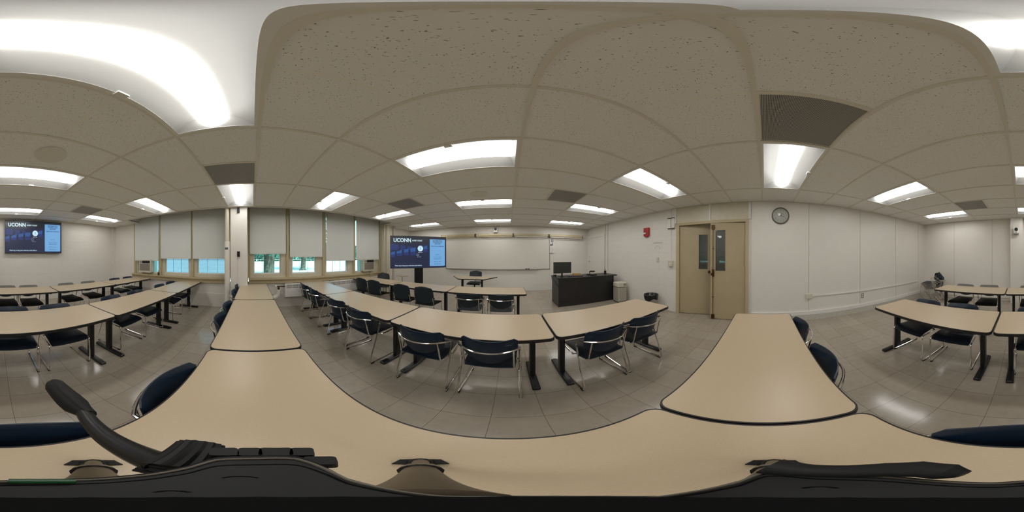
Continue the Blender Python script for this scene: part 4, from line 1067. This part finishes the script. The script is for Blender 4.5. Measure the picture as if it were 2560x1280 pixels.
for px, py in reversed(dense):
    v = polar(px, py, hd); out.append((v.x, v.y))
MB().prism(out, ZT-hd-0.035, ZT-hd, bev=0.0012).build('head', M['rubber'], tr, smooth=True)
out2 = [(p[0]*0.86, p[1]*0.86) for p in out]
MB().prism(out2, ZT-hd, ZT-hd+0.003).build('top_plate', M['rubber'], tr, smooth=True)
MB().tube([(p[0]*0.93, p[1]*0.93, ZT-hd+0.0006) for p in out], 0.0007, 6, closed=True).build('seam_ridge', M['clockrim'], tr, smooth=True)
MB().tube([(p[0]*0.80, p[1]*0.80, ZT-hd+0.0030) for p in out], 0.0004, 6, closed=True).build('seam_groove', M['deep'], tr, smooth=True)
for px, wd in ((560, 0.006), (625, 0.005), (690, 0.007), (755, 0.005), (800, 0.006)):
    q = polar(px, 1137 if px < 790 else 1158, hd+0.012); dv = Vector((q.x, q.y, 0)); a_ = math.atan2(dv.y, dv.x)
    MB().prism(rrect(0.007, wd*1.5, 0.0015, 3), -0.006, 0.006, M=Matrix.Translation((q.x, q.y, ZT-hd-0.010)) @ Matrix.Rotation(a_, 4, 'Z')).build('side_lug', M['rubber'], tr)
for px, py in ((600, 1192), (430, 1228), (2050, 1218)):
    pts = [polar(px+dx, py+dy, hd-0.003) for dx, dy in ((-45, 3), (-25, 0), (0, -1), (25, 0), (45, 3))]
    MB().tube([L0+p for p in pts], 0.0004, 6).build('moulded_mark', M['deep'], tr)
MB().cyl((0, 0, 0.50), (0, 0, ZT-hd-0.03), 0.011).build('neck', M['deep'], tr, smooth=True)
MB().cyl((0, 0, ZT-hd), (0, 0, ZT-0.045), 0.0042, n=12).build('camera_mount', M['deep'], tr, smooth=True)
L = Vector((0, 0, ZT))
hpts = [polar(430, 1163, 0.150), polar(330, 1128, 0.165), polar(245, 1075, 0.185), polar(205, 1025, 0.20)]
hpts = [L+p for p in hpts]
cat = []
for i in range(len(hpts)-1):
    p0 = hpts[max(i-1, 0)]; p1 = hpts[i]; p2 = hpts[i+1]; p3 = hpts[min(i+2, len(hpts)-1)]
    for q in range(6):
        u = q/6; cat.append(0.5*((2*p1)+(p2-p0)*u+(2*p0-5*p1+4*p2-p3)*u*u+(3*p1-p0-3*p2+p3)*u**3))
cat.append(hpts[-1])
ho = MB().tube(cat, [0.0085-0.0015*i/len(cat) for i in range(len(cat))], 14).build('pan_handle', M['hous'], tr, smooth=True)
g0 = hpts[-1]; g1 = L+polar(135, 962, 0.225)
m = MB(); dd = (g1-g0).normalized(); q_ = dd.to_track_quat('Z', 'Y').to_matrix().to_4x4(); Lg = (g1-g0).length
vs = []; fs = []; nn = 48
pr = [(-0.014, 0.5), (0.0, 0.68), (0.012, 0.92), (0.03, 1.0), (Lg*0.5, 1.0), (Lg-0.006, 0.98), (Lg, 0.84), (Lg+0.001, 0.3)]
for z_, sc in pr:
    for k in range(nn):
        a = 2*PI*k/nn; r_ = 0.0145*sc*(1-0.045*(1 if (k//2) % 4 == 0 else 0)); vs.append(Matrix.Translation(g0) @ q_ @ Vector((r_*math.cos(a), r_*math.sin(a), z_)))
for i in range(len(pr)-1):
    for k in range(nn):
        l = (k+1) % nn; fs.append((i*nn+k, i*nn+l, (i+1)*nn+l, (i+1)*nn+k))
fs.append(tuple(range(nn))); fs.append(tuple((len(pr)-1)*nn+k for k in range(nn)))
m.add(vs, fs).build('grip', M['rubber'], ho, smooth=True)
def ribbed(a, b_, r0, name, n_=32):
    m = MB(); a = Vector(a); b_ = Vector(b_); q_ = (b_-a).to_track_quat('Z', 'Y').to_matrix().to_4x4(); L_ = (b_-a).length
    pts = [((r0 if k % 2 else r0*0.90)*math.cos(2*PI*k/n_), (r0 if k % 2 else r0*0.90)*math.sin(2*PI*k/n_)) for k in range(n_)]
    m.prism(pts, 0, L_, M=Matrix.Translation(a) @ q_); return m.build(name, M['rubber'], tr)
ribbed(L+polar(430, 1172, 0.150), L+polar(500, 1112, 0.150), 0.0105, 'tilt_knob')
ribbed(L+polar(470, 1168, 0.155), L+polar(385, 1156, 0.155), 0.0105, 'handle_clamp')
# locking lever that swings round the head and a spirit level
lv = [L+polar(px, py, 0.118) for px, py in ((1930, 1166), (2020, 1176), (2120, 1178), (2220, 1174), (2300, 1173), (2370, 1180), (2410, 1186))]
m = MB()
for i in range(len(lv)-1):
    pass
m.tube(lv, [0.006, 0.0045, 0.0045, 0.005, 0.006, 0.006, 0.003], 10)
m.build('lock_lever', M['rubber'], tr, smooth=True)
MB().tube([L+polar(px, 1203, 0.118) for px in (20, 70, 130, 190)], 0.0018, 10).build('spirit_level', M['green'], tr, smooth=True)

# ------------------------------------------------------------------ outdoors
struct('ground', MB().box(-70, -60, -0.25, -4.5, 60, -0.12), M['grass'], 'sunlit lawn outside the windows', 'lawn')
tag(MB().box(-40, -60, -0.12, -33, 60, -0.10).build('road', M['road']), 'pale road beyond the lawn outside the windows', 'road', kind='structure')
ext = tag(MB().box(-10.5, -14, -0.15, -8.0, -1.35, 4.5).build('outbuilding', M['extb']), 'grey block building seen through the windows left of the column', 'building')
def tree(x, y, r_, h_, label, lean=0.0, seed=1):
    rd = random.Random(seed); t = thing('tree', label, 'tree', (x, y, -0.12))
    pts = [(0, 0, 0), (0, 0, 0.25), (0, lean*0.3, 1.2), (0.0, lean, 2.6), (0, lean*1.4, h_)]
    m = MB().tube(bend(pts, 0.3, 4), [r_*1.7]+[r_*1.15]*1+[r_]*(len(bend(pts, 0.3, 4))-3)+[r_*0.5], 12)
    for k in range(5):
        a = rd.uniform(0, 2*PI); z = rd.uniform(2.2, 3.2); m.tube([(0, lean*z/3, z), (math.cos(a)*1.1, lean+math.sin(a)*1.1, z+0.9), (math.cos(a)*1.8, lean+math.sin(a)*1.8, z+0.8)], [r_*0.45, r_*0.3, r_*0.1], 8)
    m.build('trunk', M['bark'], t, smooth=True)
    c_ = MB()
    for k in range(2600):
        a = rd.uniform(0, 2*PI); rr = 2.2*math.sqrt(rd.random()); z = rd.uniform(1.75 if rr > 1.0 else 2.4, 5.5)
        p = Vector((rr*math.cos(a), lean+rr*math.sin(a), z+0.25*math.sin(3*a)+0.2*math.sin(7*a+rr*3)))
        d1 = Vector((rd.uniform(-1, 1), rd.uniform(-1, 1), rd.uniform(-1, 1))).normalized()*0.16; d2 = d1.orthogonal().normalized()*0.10
        c_.add([p-d1, p-d2, p+d1, p+d2], [(0, 1, 2, 3)])
    c_.build('foliage', M['leaf'], t)
tree(-10.0, 1.0, 0.34, 4.5, 'thick tree trunk on the lawn seen through the window right of the column', 0.05, 3)
tree(-16.0, 5.1, 0.26, 4.8, 'leaning tree farther out, seen through the second window right of the column', 0.3, 5)
hg = MB(); rd = random.Random(9)
for k in range(3500):
    p = Vector((rd.uniform(-44, -41), rd.uniform(-30, 60), rd.uniform(0, 4.5)*rd.random()**0.4)); d1 = Vector((rd.uniform(-1, 1), rd.uniform(-1, 1), rd.uniform(-1, 1))).normalized()*0.7; d2 = d1.orthogonal().normalized()*0.5
    hg.add([p-d1, p-d2, p+d1, p+d2], [(0, 1, 2, 3)])
tag(hg.build('hedge', M['leaf']), 'distant line of greenery beyond the road outside', 'hedge', kind='stuff')
rl = thing('guard_rail', 'thin metal guard rail crossing the lawn outside the windows', 'railing', (-24, 0, -0.12))
MB().cyl((0, -30, 0.9), (0, 40, 0.9), 0.03, n=8).cyl((0, -30, 0.55), (0, 40, 0.55), 0.03, n=8).build('rail', M['alu'], rl)
for k in range(20): MB().cyl((0, -30+k*3.6, 0), (0, -30+k*3.6, 0.93), 0.04, n=8).build('post', M['alu'], rl)
